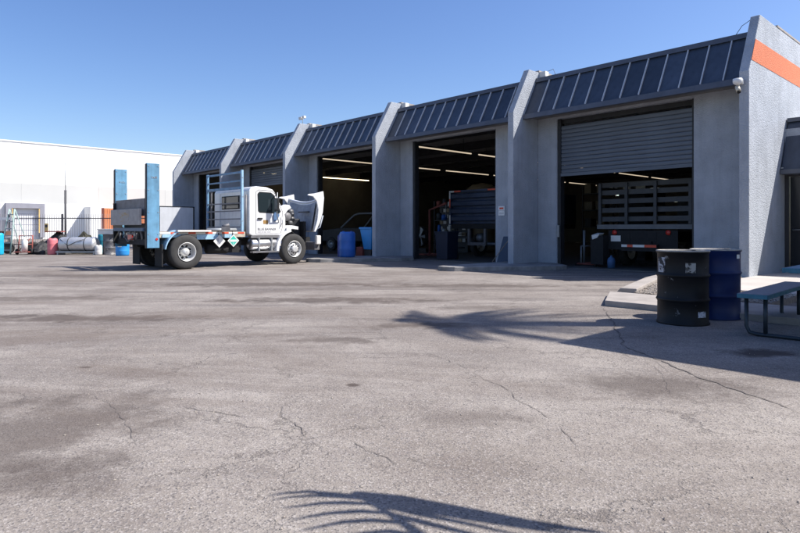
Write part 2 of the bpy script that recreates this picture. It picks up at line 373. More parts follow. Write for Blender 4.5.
# loose pebbles on the asphalt
pb = MB()
def rock(mb, c, r):
    base = [(1,0,0),(-1,0,0),(0,1,0),(0,-1,0),(0,0,1),(0,0,-1)]
    a = random.uniform(0, 6.28); ca, sa = math.cos(a), math.sin(a); vs = []
    for p in base:
        k = r * random.uniform(0.6, 1.15)
        vs.append((c[0] + (p[0]*ca - p[1]*sa) * k, c[1] + (p[0]*sa + p[1]*ca) * k, c[2] + p[2] * k * 0.7))
    mb.add(vs, [(0,2,4),(2,1,4),(1,3,4),(3,0,4),(2,0,5),(1,2,5),(3,1,5),(0,3,5)])
for i in range(900):
    y = 2.0 + 14 * random.random() ** 1.4; x = random.uniform(-0.75, 0.75) * y
    rock(pb, (x, y, 0.002), random.choice((0.003, 0.004, 0.005, 0.009)))
o = pb.build('loose_grit', STONES); o['kind'] = 'stuff'

# ------------------------------------------------------------------ workshop building (local x along the facade to the right, y into the building)
BX, BY = 7.43, 13.04; BR = math.atan2(-0.734, 0.679)
S = 6.24; FT = 0.20; WV = 1.25; HEAD = 4.43; DEP = 32.0
def bl(x, v, z=0.0):                       # building-local to world
    c, s = math.cos(BR), math.sin(BR); return Vector((BX + x * c - v * s, BY + x * s + v * c, z))
bd = thing('workshop_building', 'grey stucco repair workshop with five bays, slanted fins and a navy metal mansard roof', 'building', (BX, BY, 0), BR)
for k in range(6):
    x0 = -S * k
    if k == 0: prof = [(0, 0), (0, 4.58), (0.75, 5.97), (DEP, 5.97), (DEP, 0)]
    elif k == 5: prof = [(0, 0), (0, 4.58), (0.8, 5.97), (DEP, 5.97), (DEP, 0)]
    else: prof = [(0, 0), (0, 4.58), (0.8, 5.97), (1.95, 5.97), (1.95, 5.4), (WV, 5.4), (WV, 0)]
    f = part(MB().prism(prof, 'x', x0, x0 + FT), 'end_wall' if k in (0, 5) else 'fin', STUCCO, bd, bevel=0.015)
    cp = part(MB().box(x0 - 0.01, x0 + FT + 0.01, 1.3, 2.0, 5.97, 6.03) if k else MB().box(x0 - 0.01, x0 + FT + 0.01, 2.0, 8, 5.972, 6.02), 'parapet_cap', CONCRETE, bd)
    if k: part(MB().box(x0 + FT, x0 + FT + 0.22, 1.32, 1.5, 5.8, 5.98), 'gutter_outlet', OFFWHITE, bd)
def zv(z): return (z - 4.58) / 1.39 * 0.75
part(MB().prism([(zv(4.84), 4.84), (zv(5.35), 5.35), (DEP, 5.35), (DEP, 4.84)], 'x', FT + 0.001, FT + 0.006), 'orange_stripe', ORANGE, bd)
PANELS = 12
wp = (WV, WV + 0.2)
pm = None
for k in range(1, 6):
    xl = -S * k + FT; xr = -S * (k - 1)
    oL = -S * k + 0.87; oR = xr - 1.43
    part(MB().box(xl, oL, wp[0], wp[1], 0, 5.4), 'wall', STUCCO, bd)
    part(MB().box(oR, xr, wp[0], wp[1], 0, 5.4), 'wall', STUCCO, bd)
    part(MB().box(oL, oR, wp[0], wp[1], HEAD, 5.4), 'lintel', STUCCO, bd)
    part(MB().box(xl, xr, 0.62, wp[0] - 0.002, 4.5, 4.53), 'soffit', SOFFIT, bd)
    part(MB().box(oL, oL + 0.1, wp[0] + 0.05, wp[1] + 0.05, 0, HEAD), 'door_frame', DARK_STEEL, bd)
    part(MB().box(oR - 0.06, oR, wp[0] + 0.05, wp[1] + 0.05, 0, HEAD), 'door_frame', DARK_STEEL, bd)
    # mansard
    wdt = (xr - xl) / PANELS; a = (0.56, 4.55); b = (1.21, 5.69)
    dv, dz = b[0] - a[0], b[1] - a[1]; ln = math.hypot(dv, dz); nv, nz_ = -dz / ln, dv / ln
    def off(p, d): return (p[0] + nv * d, p[1] + nz_ * d)
    ms = part(MB().prism([a, b, (1.35, 5.69), (1.35, 5.42), (0.75, 4.55)], 'x', xl, xr), 'mansard_roof', METAL_ROOF, bd)
    if pm is None:
        pm = MB().prism([off(a, 0.002), off(b, 0.002), off(b, 0.018), off(a, 0.018)], 'x', 0.012, wdt - 0.012).mesh('panel', METAL_ROOF)
        smh = MB().prism([off(a, 0.002), off(b, 0.002), off(b, 0.062), off(a, 0.062)], 'x', -0.012, 0.012).mesh('seam', SEAM)
    for i in range(PANELS):
        o = bpy.data.objects.new('panel', pm); COL.objects.link(o); o.parent = ms; o.location = (xl + i * wdt, random.uniform(-0.004, 0.001), 0); o.rotation_euler = (0, random.uniform(-0.003, 0.003), random.uniform(-0.006, 0.006))
        if i:
            o = bpy.data.objects.new('seam', smh); COL.objects.link(o); o.parent = ms; o.location = (xl + i * wdt, 0, 0)
    part(MB().prism([(1.10, 5.62), (1.14, 5.755), (1.42, 5.755), (1.42, 5.695), (1.215, 5.695)], 'x', xl, xr), 'ridge_cap', TRIM, ms)
    part(MB().prism([(0.46, 4.42), (0.50, 4.565), (0.57, 4.548), (0.62, 4.548), (0.62, 4.42)], 'x', xl, xr), 'eave_trim', TRIM, ms)
    # roller doors
    bot = {1: 2.71, 4: 3.35}.get(k)
    if bot:
        rd = part(MB().box(oL + 0.1, oR - 0.06, wp[1] - 0.04, wp[1] + 0.0, HEAD - 0.14, HEAD - 0.002), 'roller_door', DARK_STEEL, bd)
        sh = 0.118; z = bot + 0.09
        sl = MB().prism([(wp[0] + 0.093, 0.004), (wp[0] + 0.083, 0.02), (wp[0] + 0.078, 0.06), (wp[0] + 0.083, 0.1), (wp[0] + 0.093, 0.114), (wp[0] + 0.12, 0.114), (wp[0] + 0.12, 0.004)], 'x', oL + 0.1, oR - 0.06).mesh('slat', SHUTTER)
        while z < HEAD - 0.25:
            o = bpy.data.objects.new('slat', sl); COL.objects.link(o); o.parent = rd; o.location = (0, 0, z); z += sh
        part(MB().box(oL + 0.1, oR - 0.06, wp[0] + 0.05, wp[0] + 0.13, bot, bot + 0.088), 'bottom_bar', SHUTTER, rd)
part(MB().box(-5 * S + FT, 0, 1.26, DEP - 0.2, 5.405, 5.6), 'roof', ROOFTOP, bd)
# back wall with high windows
wins = [(-19.3, -18.6, 3.85, 4.35), (-17.3, -15.7, 3.85, 4.35), (-17.0, -16.1, 3.2, 3.4), (-14.6, -13.4, 3.2, 3.4)]
bw = MB(); xs = sorted({-5 * S + FT, 0.0, *[w[0] for w in wins], *[w[1] for w in wins]}); zs = [0, 3.2, 3.4, 3.85, 4.35, 5.4]
for xa, xb in zip(xs, xs[1:]):
    for za, zb in zip(zs, zs[1:]):
        if not any(w[0] <= (xa + xb) / 2 <= w[1] and w[2] <= (za + zb) / 2 <= w[3] for w in wins):
            bw.box(xa, xb, DEP - 0.2, DEP, za, zb)
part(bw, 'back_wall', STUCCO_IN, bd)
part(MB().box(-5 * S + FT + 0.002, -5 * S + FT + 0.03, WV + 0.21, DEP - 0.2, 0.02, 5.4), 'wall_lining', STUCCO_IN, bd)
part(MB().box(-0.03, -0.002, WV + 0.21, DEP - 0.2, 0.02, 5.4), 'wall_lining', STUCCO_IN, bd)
for i in range(1, 10):
    v = 1.6 + i * 3.2
    part(MB().box(-5 * S + FT + 0.05, -0.05, v - 0.06, v + 0.06, 5.02, 5.38), 'ceiling_joist', DARK_STEEL, bd)
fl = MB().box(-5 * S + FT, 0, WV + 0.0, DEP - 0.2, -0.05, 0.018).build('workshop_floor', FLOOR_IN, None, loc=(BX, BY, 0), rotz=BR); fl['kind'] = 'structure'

# fluorescent rows
tl = None; pos_words = {-14.1: 'in the row behind bay two', -20.6: 'in the middle row', -29.7: 'in the row along the far beige wall'}
first = None
for rx in (-14.1, -20.6, -29.7):
    for i in range(6):
        v = 3.4 + i * 4.7
        if rx == -29.7: v = 10.0 + (i - 1) * 4.7
        if v > 30 or v < 2 or (rx == -29.7 and i > 1): continue
        order = ('nearest the doors', 'second from the doors', 'third from the doors', 'fourth from the doors', 'fifth from the doors', 'farthest from the doors')[i]
        lab = 'glowing fluorescent strip ' + pos_words[rx] + ', ' + order
        if first is None:
            first = thing('ceiling_light', lab, 'ceiling light', bl(rx, v), BR, 'fluorescent strips under the workshop ceiling')
            part(MB().box(-0.07, 0.07, 0, 4.2, 4.78, 4.84), 'housing', DARK_GREY, first)
            part(MB().tube([(0, 0.03, 4.75), (0, 4.17, 4.75)], 0.03, 8), 'tube', TUBE_LIGHT, first)
            part(MB().tube([(0, 0.6, 4.84), (0, 0.6, 5.4)], 0.012, 6).tube([(0, 3.6, 4.84), (0, 3.6, 5.4)], 0.012, 6), 'hanger', DARK_STEEL, first)
        else:
            q = dup(first, bl(rx, v), BR, lab)
            if rx == -29.7:
                for ch in kids(q):
                    if ch.name.startswith('tube'): ch.data = ch.data.copy(); ch.data.materials.clear(); ch.data.materials.append(TUBE_WARM)

# islands of kerb around the fins
for k, lab in ((1, 'a'), (2, 'b')):
    x0 = -S * k
    out = [(x0 - 0.62, -2.35), (x0 - 0.3, -2.5), (x0 + 0.0, -2.35), (x0 + 1.6, 0.05), (x0 + 1.6, 0.62), (x0 + 0.86, 1.24), (x0 - 0.75, 1.24)]
    if k == 2: out[0] = (x0 - 0.5, -2.6); out[1] = (x0 - 0.1, -2.75); out[2] = (x0 + .3, -2.55)
    o = MB().prism(out, 'z', -0.02, 0.12).build('kerb_island', CONCRETE_D, None, loc=(BX, BY, 0), rotz=BR, bevel=0.025); o['kind'] = 'structure'
# island in front of the end wall
kb = MB()
L0, L1 = (-0.42, -4.95), (-1.18, -1.5)
def curb_seg(mb, p, q, wdt, h, slope=0.12):
    d = Vector((q[0] - p[0], q[1] - p[1])).normalized(); nrm = Vector((d.y, -d.x))
    c = [Vector(p), Vector(q)]
    a0 = c[0]; a1 = c[1]
    mb.hexa([(a0.x - nrm.x * slope, a0.y - nrm.y * slope, 0), (a1.x - nrm.x * slope, a1.y - nrm.y * slope, 0), (a1.x + nrm.x * wdt, a1.y + nrm.y * wdt, 0), (a0.x + nrm.x * wdt, a0.y + nrm.y * wdt, 0),
             (a0.x, a0.y, h), (a1.x, a1.y, h), (a1.x + nrm.x * wdt, a1.y + nrm.y * wdt, h), (a0.x + nrm.x * wdt, a0.y + nrm.y * wdt, h)])
pts = [(-0.30, -4.80), (-0.62, -3.7), (-1.02, -2.3), (-1.2, -1.3)]
for i, (p, q) in enumerate(zip(pts, pts[1:])):
    kk = MB(); curb_seg(kk, p, q, 0.26, 0.15 - 0.0 * i)
    o = kk.build('kerb', CONCRETE, None, loc=(BX, BY, 0), rotz=BR, bevel=0.015); o['kind'] = 'structure'
o = MB().prism([(0.12, -6.1), (2.6, -6.1), (2.6, -4.84), (-0.47, -4.84)], 'z', -0.02, 0.085).build('concrete_pad', CONCRETE, None, loc=(BX, BY, 0), rotz=BR, bevel=0.012); o['kind'] = 'structure'
poly = [(-0.06, -4.80), (1.9, -4.80), (1.9, -3.2), (0.1, -3.2), (0.1, -0.05), (-0.95, -0.05), (-0.95, -1.3), (-0.78, -2.25), (-0.38, -3.65)]
o = MB().prism(poly, 'z', 0.0, 0.085).build('gravel_bed', mat('gravel_bed_soil', (0.24, 0.2, 0.17), 0.95, var=0.4, vscale=12), None, loc=(BX, BY, 0), rotz=BR); o['kind'] = 'structure'
def inpoly(x, y, P):
    c = False
    for i in range(len(P)):
        (x1, y1), (x2, y2) = P[i], P[i - 1]
        if (y1 > y) != (y2 > y) and x < (x2 - x1) * (y - y1) / (y2 - y1) + x1: c = not c
    return c
gv = MB(); cnt = 0
while cnt < 5200:
    x, y = random.uniform(-0.95, 1.9), random.uniform(-4.8, -0.1)
    if not inpoly(x, y, poly): continue
    rock(gv, (x, y, 0.088 + random.uniform(0, 0.012)), random.uniform(0.010, 0.026)); cnt += 1
o = gv.build('gravel', STONES, None, loc=(BX, BY, 0), rotz=BR); o['kind'] = 'stuff'
# sidewalk slabs beside the end wall
sw = MB().prism([(FT, 2.4), (14, 2.4), (14, -3.15), (FT - 0.05, -3.15)], 'z', -0.02, 0.1)
o = sw.build('sidewalk', mat('sidewalk_concrete', (0.5, 0.46, 0.42), 0.95, var=0.18, vscale=1.5, bump=0.3, bscale=50), None, loc=(BX, BY, 0), rotz=BR, bevel=0.012); o['kind'] = 'structure'

# low entrance wing to the right of the end wall
ew = thing('entrance_wing', 'low office entrance wing with dark sloped canopy beside the orange striped wall', 'building', (BX, BY, 0), BR)
part(MB().box(1.35, 12, 2.62, 2.8, 0.1, 2.55).box(FT + 0.002, 12, 2.62, 2.8, 2.55, 3.6), 'wall', STUCCO, ew)
part(MB().prism([(2.22, 2.56), (2.79, 3.78), (3.1, 3.78), (3.1, 2.56)], 'x', FT + 0.03, 12), 'canopy', METAL_ROOF, ew)
part(MB().prism([(2.17, 2.46), (2.17, 2.57), (2.6, 2.57), (2.6, 2.46)], 'x', FT + 0.02, 12), 'eave_trim', TRIM, ew)
part(MB().prism([(2.73, 3.785), (2.73, 3.88), (3.1, 3.88), (3.1, 3.785)], 'x', FT + 0.02, 12), 'ridge_cap', TRIM, ew)
part(MB().box(FT + 0.03, FT + 0.07, 2.18, 2.24, 2.6, 2.62).box(FT + 0.002, 12, 3.12, 12, 3.5, 3.62), 'roof', ROOFTOP, ew)
dr = part(MB().box(0.3, 1.24, 2.68, 2.72, 0.12, 2.42), 'door', mat('bronze_glass_door', (0.015, 0.016, 0.018), 0.15), ew)
for bb in ((0.205, 0.29, 0.12, 2.5), (1.25, 1.345, 0.12, 2.5), (0.29, 1.25, 2.43, 2.5)): part(MB().box(bb[0], bb[1], 2.6, 2.78, bb[2], bb[3]), 'door_frame', mat('bronze_frame', (0.05, 0.05, 0.055), 0.4, metal=0.5), ew)
part(MB().tube([(0.36, 2.66, 1.12), (0.36, 2.61, 1.12), (0.6, 2.61, 1.12), (1.0, 2.61, 1.12), (1.0, 2.66, 1.12)], 0.013, 6), 'door_handle', CHROME, dr)

# ------------------------------------------------------------------ things on the building
sc = thing('security_camera', 'white dome camera with a beige bullet camera below on the end fin corner', 'security camera', bl(0.02, -0.12, 4.25), BR)
sc.scale = (0.62,) * 3
part(MB().box(-0.04, 0.14, 0.05, 0.15, 0.06, 0.24), 'mount', OFFWHITE, sc, bevel=0.01)
part(MB().lathe([(0.05, 0.26), (0.15, 0.24), (0.155, 0.16), (0.14, 0.09), (0.08, 0.04), (0.02, 0.02)], (0.0, -0.06, 0.0), n=18), 'dome', WHITE, sc)
part(MB().tube([(0.02, 0.02, 0.03), (0.02, -0.04, -0.02)], 0.03, 8), 'bracket', OFFWHITE, sc)
part(MB().tube([(-0.03, 0.0, -0.02), (0.06, -0.12, -0.22)], 0.075, 12), 'bullet_body', mat('beige_plastic', (0.6, 0.54, 0.42), 0.5), sc)
part(MB().tube([(0.065, -0.13, -0.235), (0.075, -0.145, -0.26)], 0.06, 12), 'lens', BLACK, sc)
flo = thing('floodlight', 'small twin floodlight on top of the middle fin behind the open hood truck', 'floodlight', bl(-S * 3 + 0.1, 1.0, 5.97), BR)
part(MB().tube([(0, 0, 0), (0, 0, 0.3)], 0.02, 6), 'stem', STEELTUBE, flo)
flo.scale = (0.8,) * 3
part(MB().box(-0.28, -0.02, -0.1, 0.06, 0.26, 0.42), 'lamp_head', OFFWHITE, flo, bevel=0.02)
part(MB().box(0.04, 0.26, -0.1, 0.06, 0.3, 0.44), 'lamp_head', OFFWHITE, flo, bevel=0.02)
cbl = MB().tube([bl(-S + 0.24, 1.5, 5.75), bl(-S + 0.4, 1.45, 5.98), bl(-S + 0.65, 1.4, 6.0), bl(-S + 0.8, 1.3, 5.77)], 0.007, 6).build('roof_cable', FENCE); tag(cbl, 'thin looped cable above the second fin from the orange stripe', 'cable')
cbl = MB().tube([bl(-0.45, 1.2, 5.76), bl(-0.3, 1.15, 5.93), bl(-0.12, 1.1, 6.0), bl(0.03, 1.0, 5.98)], 0.007, 6).build('roof_cable', FENCE); tag(cbl, 'thin cable bowed up to the end fin by the orange stripe', 'cable')
sg = thing('wall_sign', 'small white notice sign with red print on the pier of bay two', 'sign', bl(-7.42, WV - 0.02, 1.58), BR); sg.scale = (0.62, 1, 0.5)
part(MB().box(-0.2, 0.2, 0, 0.015, 0, 0.3), 'sign_board', WHITE, sg)
part(MB().box(-0.2, 0.2, 0, 0.015, 0.32, 0.6), 'sign_board', WHITE, sg)
part(MB().box(-0.13, 0.13, -0.004, -0.001, 0.4, 0.52), 'red_print', REDT, sg)
part(MB().box(-0.15, 0.15, -0.004, -0.001, 0.08, 0.11).box(-0.15, 0.15, -0.004, -0.001, 0.15, 0.18), 'grey_print', GREYTXT, sg)
bdn = thing('leaning_board', 'dark blue grey board leaning on the pier beside fin and kerb', 'board', bl(-7.0, 0.9, 0.0), BR)
part(MB().hexa([(-0.28, -0.12, 0.02), (0.28, -0.12, 0.02), (0.28, -0.09, 0.02), (-0.28, -0.09, 0.02), (-0.28, 0.25, 0.9), (0.28, 0.25, 0.9), (0.28, 0.28, 0.9), (-0.28, 0.28, 0.9)]), 'board_panel', mat('blue_grey_board', (0.045, 0.07, 0.11), 0.6, var=0.3), bdn)
st = MB().tube([bl(-7.1, 0.35, 0.12), bl(-6.62, 0.8, 1.0)], 0.014, 6).build('leaning_pole', WOOD); tag(st, 'thin pale stick leaning beside the dark board at the fin', 'stick')

# ------------------------------------------------------------------ oil drums
def drum(name, label, loc, paint, lid_m, rot=0, h=0.88, r=0.292, group='steel oil drums by the picnic table'):
    d = thing(name, label, 'oil drum', loc, rot, group)
    p = [(r - 0.012, 0.0), (r + 0.006, 0.0), (r + 0.006, 0.018), (r - 0.006, 0.03)]
    for zc in (h * 0.335, h * 0.665):
        p += [(r - 0.006, zc - 0.03), (r + 0.001, zc - 0.016), (r + 0.011, zc), (r + 0.001, zc + 0.016), (r - 0.006, zc + 0.03)]
    p += [(r - 0.006, h - 0.035), (r + 0.006, h - 0.022), (r + 0.006, h), (r - 0.01, h), (r - 0.012, h - 0.015), (0.01, h - 0.015)]
    part(MB().lathe(p, n=40), 'shell', paint, d)
    part(MB().lathe([(r + 0.0065, h - 0.012), (r + 0.009, h - 0.006), (r + 0.0065, h + 0.004), (r - 0.011, h + 0.004), (r - 0.011, h - 0.0135), (0.01, h - 0.0135)], n=40), 'lid', lid_m, d)
    part(MB().lathe([(0.035, h - 0.013), (0.035, h + 0.0), (0.02, h + 0.003)], (0.17, 0.05, 0), n=12), 'bung', DARK_STEEL, d)
    return d
def curved_patch(r, a0, a1, z0, z1, n=6, t=0.002):
    vs = []; fs = []
    for i in range(n + 1):
        a = a0 + (a1 - a0) * i / n
        for (rr, z) in ((r, z0), (r, z1)): vs.append((math.cos(a) * rr, math.sin(a) * rr, z))
    for i in range(n): fs.append((2 * i, 2 * i + 2, 2 * i + 3, 2 * i + 1))
    return MB().add(vs, fs, True)
d1 = drum('oil_drum', 'dented black steel drum with peeled white label, front of the pair', (3.44, 7.24, 0), DRUM_BLACK, DRUM_LID)
a0 = math.atan2(-7.24, -3.44)
part(curved_patch(0.2895, a0 - 1.18, a0 - 0.72, 0.62, 0.8), 'torn_label', mat('torn_label', (0.42, 0.42, 0.44), 0.8, wear=(0.03, 0.03, 0.035), wear_amt=0.62, wscale=9), d1)
part(curved_patch(0.2895, a0 + 0.6, a0 + 1.0, 0.1, 0.17), 'white_label', mat('scuffed_label', (0.5, 0.52, 0.56), 0.7, wear=(0.12, 0.13, 0.16), wear_amt=0.5, wscale=22), d1)
part(curved_patch(0.2893, a0 + 0.1, a0 + 0.5, 0.625, 0.74), 'paint_scuff', mat('paint_scuff', (0.012, 0.013, 0.017), 0.4, wear=(0.3, 0.3, 0.28), wear_amt=0.6, wscale=12), d1)
d2 = drum('oil_drum', 'dark blue steel drum standing behind the dented black drum', (4.07, 7.68, 0), DRUM_BLUE, DRUM_LID)
a1 = math.atan2(-7.68, -4.07)
part(curved_patch(0.2895, a1 + 0.95, a1 + 1.2, 0.77, 0.82), 'white_label', WHITET, d2)

# ------------------------------------------------------------------ picnic table
TR = math.atan2(1, 1.0)
pt = thing('picnic_table', 'worn blue picnic table with attached benches on bent pipe legs', 'picnic table', (3.60, 6.36, 0), TR)
# local: x along the length (away), y negative to the right
LN = 2.05
be = part(MB().box(0, LN, -0.29, 0, 0.405, 0.455), 'bench_seat', BENCH_BLUE, pt, bevel=0.008)
part(MB().box(-0.004, 0.0, -0.288, -0.002, 0.408, 0.452), 'edge_banding', TABLE_BLUE, be)
part(MB().box(0, LN, -0.294, -0.291, 0.408, 0.452), 'edge_banding', TABLE_BLUE, be)
part(MB().box(-0.12, LN - 0.0, -1.3, -0.44, 0.70, 0.75), 'table_top', TABLE_BLUE, pt, bevel=0.008)
be2 = part(MB().box(0, LN, -1.83, -1.54, 0.405, 0.455), 'bench_seat', BENCH_BLUE, pt, bevel=0.008)
for xx in (0.12, 1.62):
    r = 0.021
    part(MB().tube([(xx, -0.06, 0.40), (xx, -0.06, 0.10), (xx, -0.09, 0.035), (xx, -0.16, 0.022), (xx, -1.67, 0.022), (xx, -1.74, 0.035), (xx, -1.77, 0.10), (xx, -1.77, 0.40)], r, 10), 'leg_frame', PIPE, pt)
    part(MB().tube([(xx, -0.24, 0.40), (xx, -0.24, 0.03)], r, 10), 'leg', PIPE, pt)
    part(MB().tube([(xx, -1.59, 0.40), (xx, -1.59, 0.03)], r, 10), 'leg', PIPE, pt)
    part(MB().tube([(xx, -0.62, 0.035), (xx, -0.62, 0.6), (xx, -0.66, 0.68), (xx, -1.15, 0.68), (xx, -1.19, 0.6), (xx, -1.19, 0.035)], r, 10), 'leg', PIPE, pt)
for sy in (-0.66, -1.15):
    part(MB().tube([(0.12, sy, 0.6), (0.5, sy, 0.3), (1.24, sy, 0.3), (1.62, sy, 0.6)], 0.014, 8), 'brace', PIPE, pt)

# ------------------------------------------------------------------ patio canopy and palms (outside the frame, they cast the shadows seen)
PC = thing('patio_canopy', 'flat steel patio canopy over the picnic table, casting the wide shadow', 'canopy', (1.65 + SX * 4.2, 5.95 + SY * 4.2, 0), BR)
part(MB().box(0, 6.5, 0.0, 7.6, 4.2, 4.3), 'roof_panel', TRIM, PC)
for x in (0.15, 6.3):
    for y in (0.3, 7.0): part(MB().box(x - 0.05, x + 0.05, y - 0.05, y + 0.05, 0, 4.2), 'post', DARK_STEEL, PC)
def frond_mesh(mb, p0, az, length, rise, droop, nl=22, lw=0.035, ll=0.6):
    """arching rachis with folded leaflets"""
    d = Vector((math.cos(az), math.sin(az), 0)); side = Vector((-d.y, d.x, 0)); pts = []
    for i in range(nl + 1):
        t = i / nl; pts.append(Vector(p0) + d * (length * t) + Vector((0, 0, rise * t - droop * t * t)))
    mb.tube(pts[::3], [0.03 * (1 - 0.8 * i / (len(pts[::3]) - 1)) for i in range(len(pts[::3]))], 5)
    for i in range(3, nl + 1):
        t = i / nl; l = ll * math.sin(math.pi * (0.12 + 0.86 * t)) ** 0.6
        for sg_ in (-1, 1):
            q = pts[i]; dirv = (side * sg_ + d * 0.7).normalized()
            e = q + dirv * l + Vector((0, 0, -0.25 * l)); mid = q + dirv * l * 0.5 + Vector((0, 0, 0.02))
            w = d * lw / 2
            mb.add([q - w, q + w, mid + w * 1.3, mid - w * 1.3, e], [(0, 1, 2, 3), (3, 2, 4)])
def palm(loc, h, nf, length, az_rng, label, rise=0.6, droop=1.4, ll=0.6, tr=0.22):
    p = thing('palm_tree', label, 'palm tree', (loc[0], loc[1], 0), 0, 'palm trees beside the yard')
    pr = []; k = int(h / 0.25)
    for i in range(k + 1):
        z = h * i / k; rr = tr * (1.15 - 0.3 * i / k) * (1.06 if i % 2 else 0.97); pr.append((rr, z))
    part(MB().lathe(pr, n=14), 'trunk', BARK, p)
    for i in range(nf):
        az = az_rng[0] + (az_rng[1] - az_rng[0]) * (i + random.uniform(-0.3, 0.3)) / nf
        m = MB(); frond_mesh(m, (0, 0, h - 0.05), az, length * random.uniform(0.8, 1.1), rise * random.uniform(0.3, 1.3), droop * random.uniform(0.7, 1.2), ll=ll)
        part(m, 'frond', LEAF, p)
    return p
pa = palm((0.85 + SX * 12.5, 7.2 + SY * 12.5), 12.5, 24, 1.4, (0, 6.28), 'tall palm tree behind the patio canopy, crown shading the middle of the yard', rise=0.5, droop=1.3, ll=0.26, tr=0.2)
pbm = palm((2.95, 1.72), 3.2, 9, 1.3, (R(225), R(345)), 'short palm tree next to the camera, one frond shading the foreground', rise=0.6, droop=1.2, tr=0.17)
# the frond whose shadow falls in the foreground
def lift(px, py, h): p = ground_at(px, py); return Vector((p.x + SX * h, p.y + SY * h, h))
fm = MB()
def leaflet(pts, w0, h):
    P = [lift(a, b, h + 0.04 * i) for i, (a, b) in enumerate(pts)]; n = len(P)
    den = []
    for a, b in zip(P, P[1:]):
        for j in range(4): den.append(a.lerp(b, j / 4))
    den.append(P[-1]); n = len(den); vs = []
    for i, p in enumerate(den):
        d = (den[min(i + 1, n - 1)] - den[max(i - 1, 0)]).normalized(); q = Vector((-d.y, d.x, 0)).normalized()
        t = i / (n - 1); w = 1.5 * w0 * (1 - t) ** 0.6 * min(1, 0.5 + 2 * t) / 2 + 0.0015
        vs += [p - q * w, p + Vector((0, 0, w * 0.5)), p + q * w]
    fs = []
    for i in range(n - 1): fs += [(3*i, 3*i+1, 3*i+4, 3*i+3), (3*i+1, 3*i+2, 3*i+5, 3*i+4)]
    fm.add(vs, fs)
H0 = 2.3
rach = [(470, 575), (425, 538), (392, 515), (372, 503), (355, 495)]
fm.tube([lift(x, y, H0) for x, y in rach], [0.03, 0.026, 0.02, 0.016, 0.012], 6)
leaflet([(356, 496), (335, 494), (308, 491.5), (285, 493), (266, 496)], 0.026, H0)
leaflet([(362, 499), (340, 496.5), (312, 495.5), (290, 497), (271, 500)], 0.022, H0)
leaflet([(372, 504), (345, 502.5), (322, 503), (300, 506), (281, 508)], 0.026, H0)
leaflet([(388, 513), (360, 511), (330, 513), (306, 517), (289, 520.5)], 0.026, H0)
leaflet([(402, 523), (372, 520), (342, 522), (318, 527), (299, 531)], 0.026, H0)
leaflet([(425, 538), (390, 531), (362, 533), (330, 540)], 0.026, H0)
leaflet([(352, 494), (400, 501), (460, 511), (530, 523), (612, 534)], 0.085, H0)
leaflet([(356, 496), (410, 507), (470, 518), (530, 528), (590, 536)], 0.04, H0)
leaflet([(368, 502), (420, 514), (470, 524), (540, 540)], 0.03, H0)
leaflet([(388, 513), (430, 524), (480, 536), (520, 545)], 0.03, H0)
leaflet([(352, 494), (392, 500), (440, 509), (500, 520)], 0.07, H0)
me = fm.mesh('frond', LEAF); o = bpy.data.objects.new('frond', me); COL.objects.link(o); o.parent = pbm
o.location = -pbm.location
part(MB().tube([Vector((0, 0, 3.15)), lift(540, 640, 2.95) - pbm.location, lift(470, 575, H0) - pbm.location], [0.035, 0.033, 0.03], 6), 'frond_stalk', LEAF, pbm)

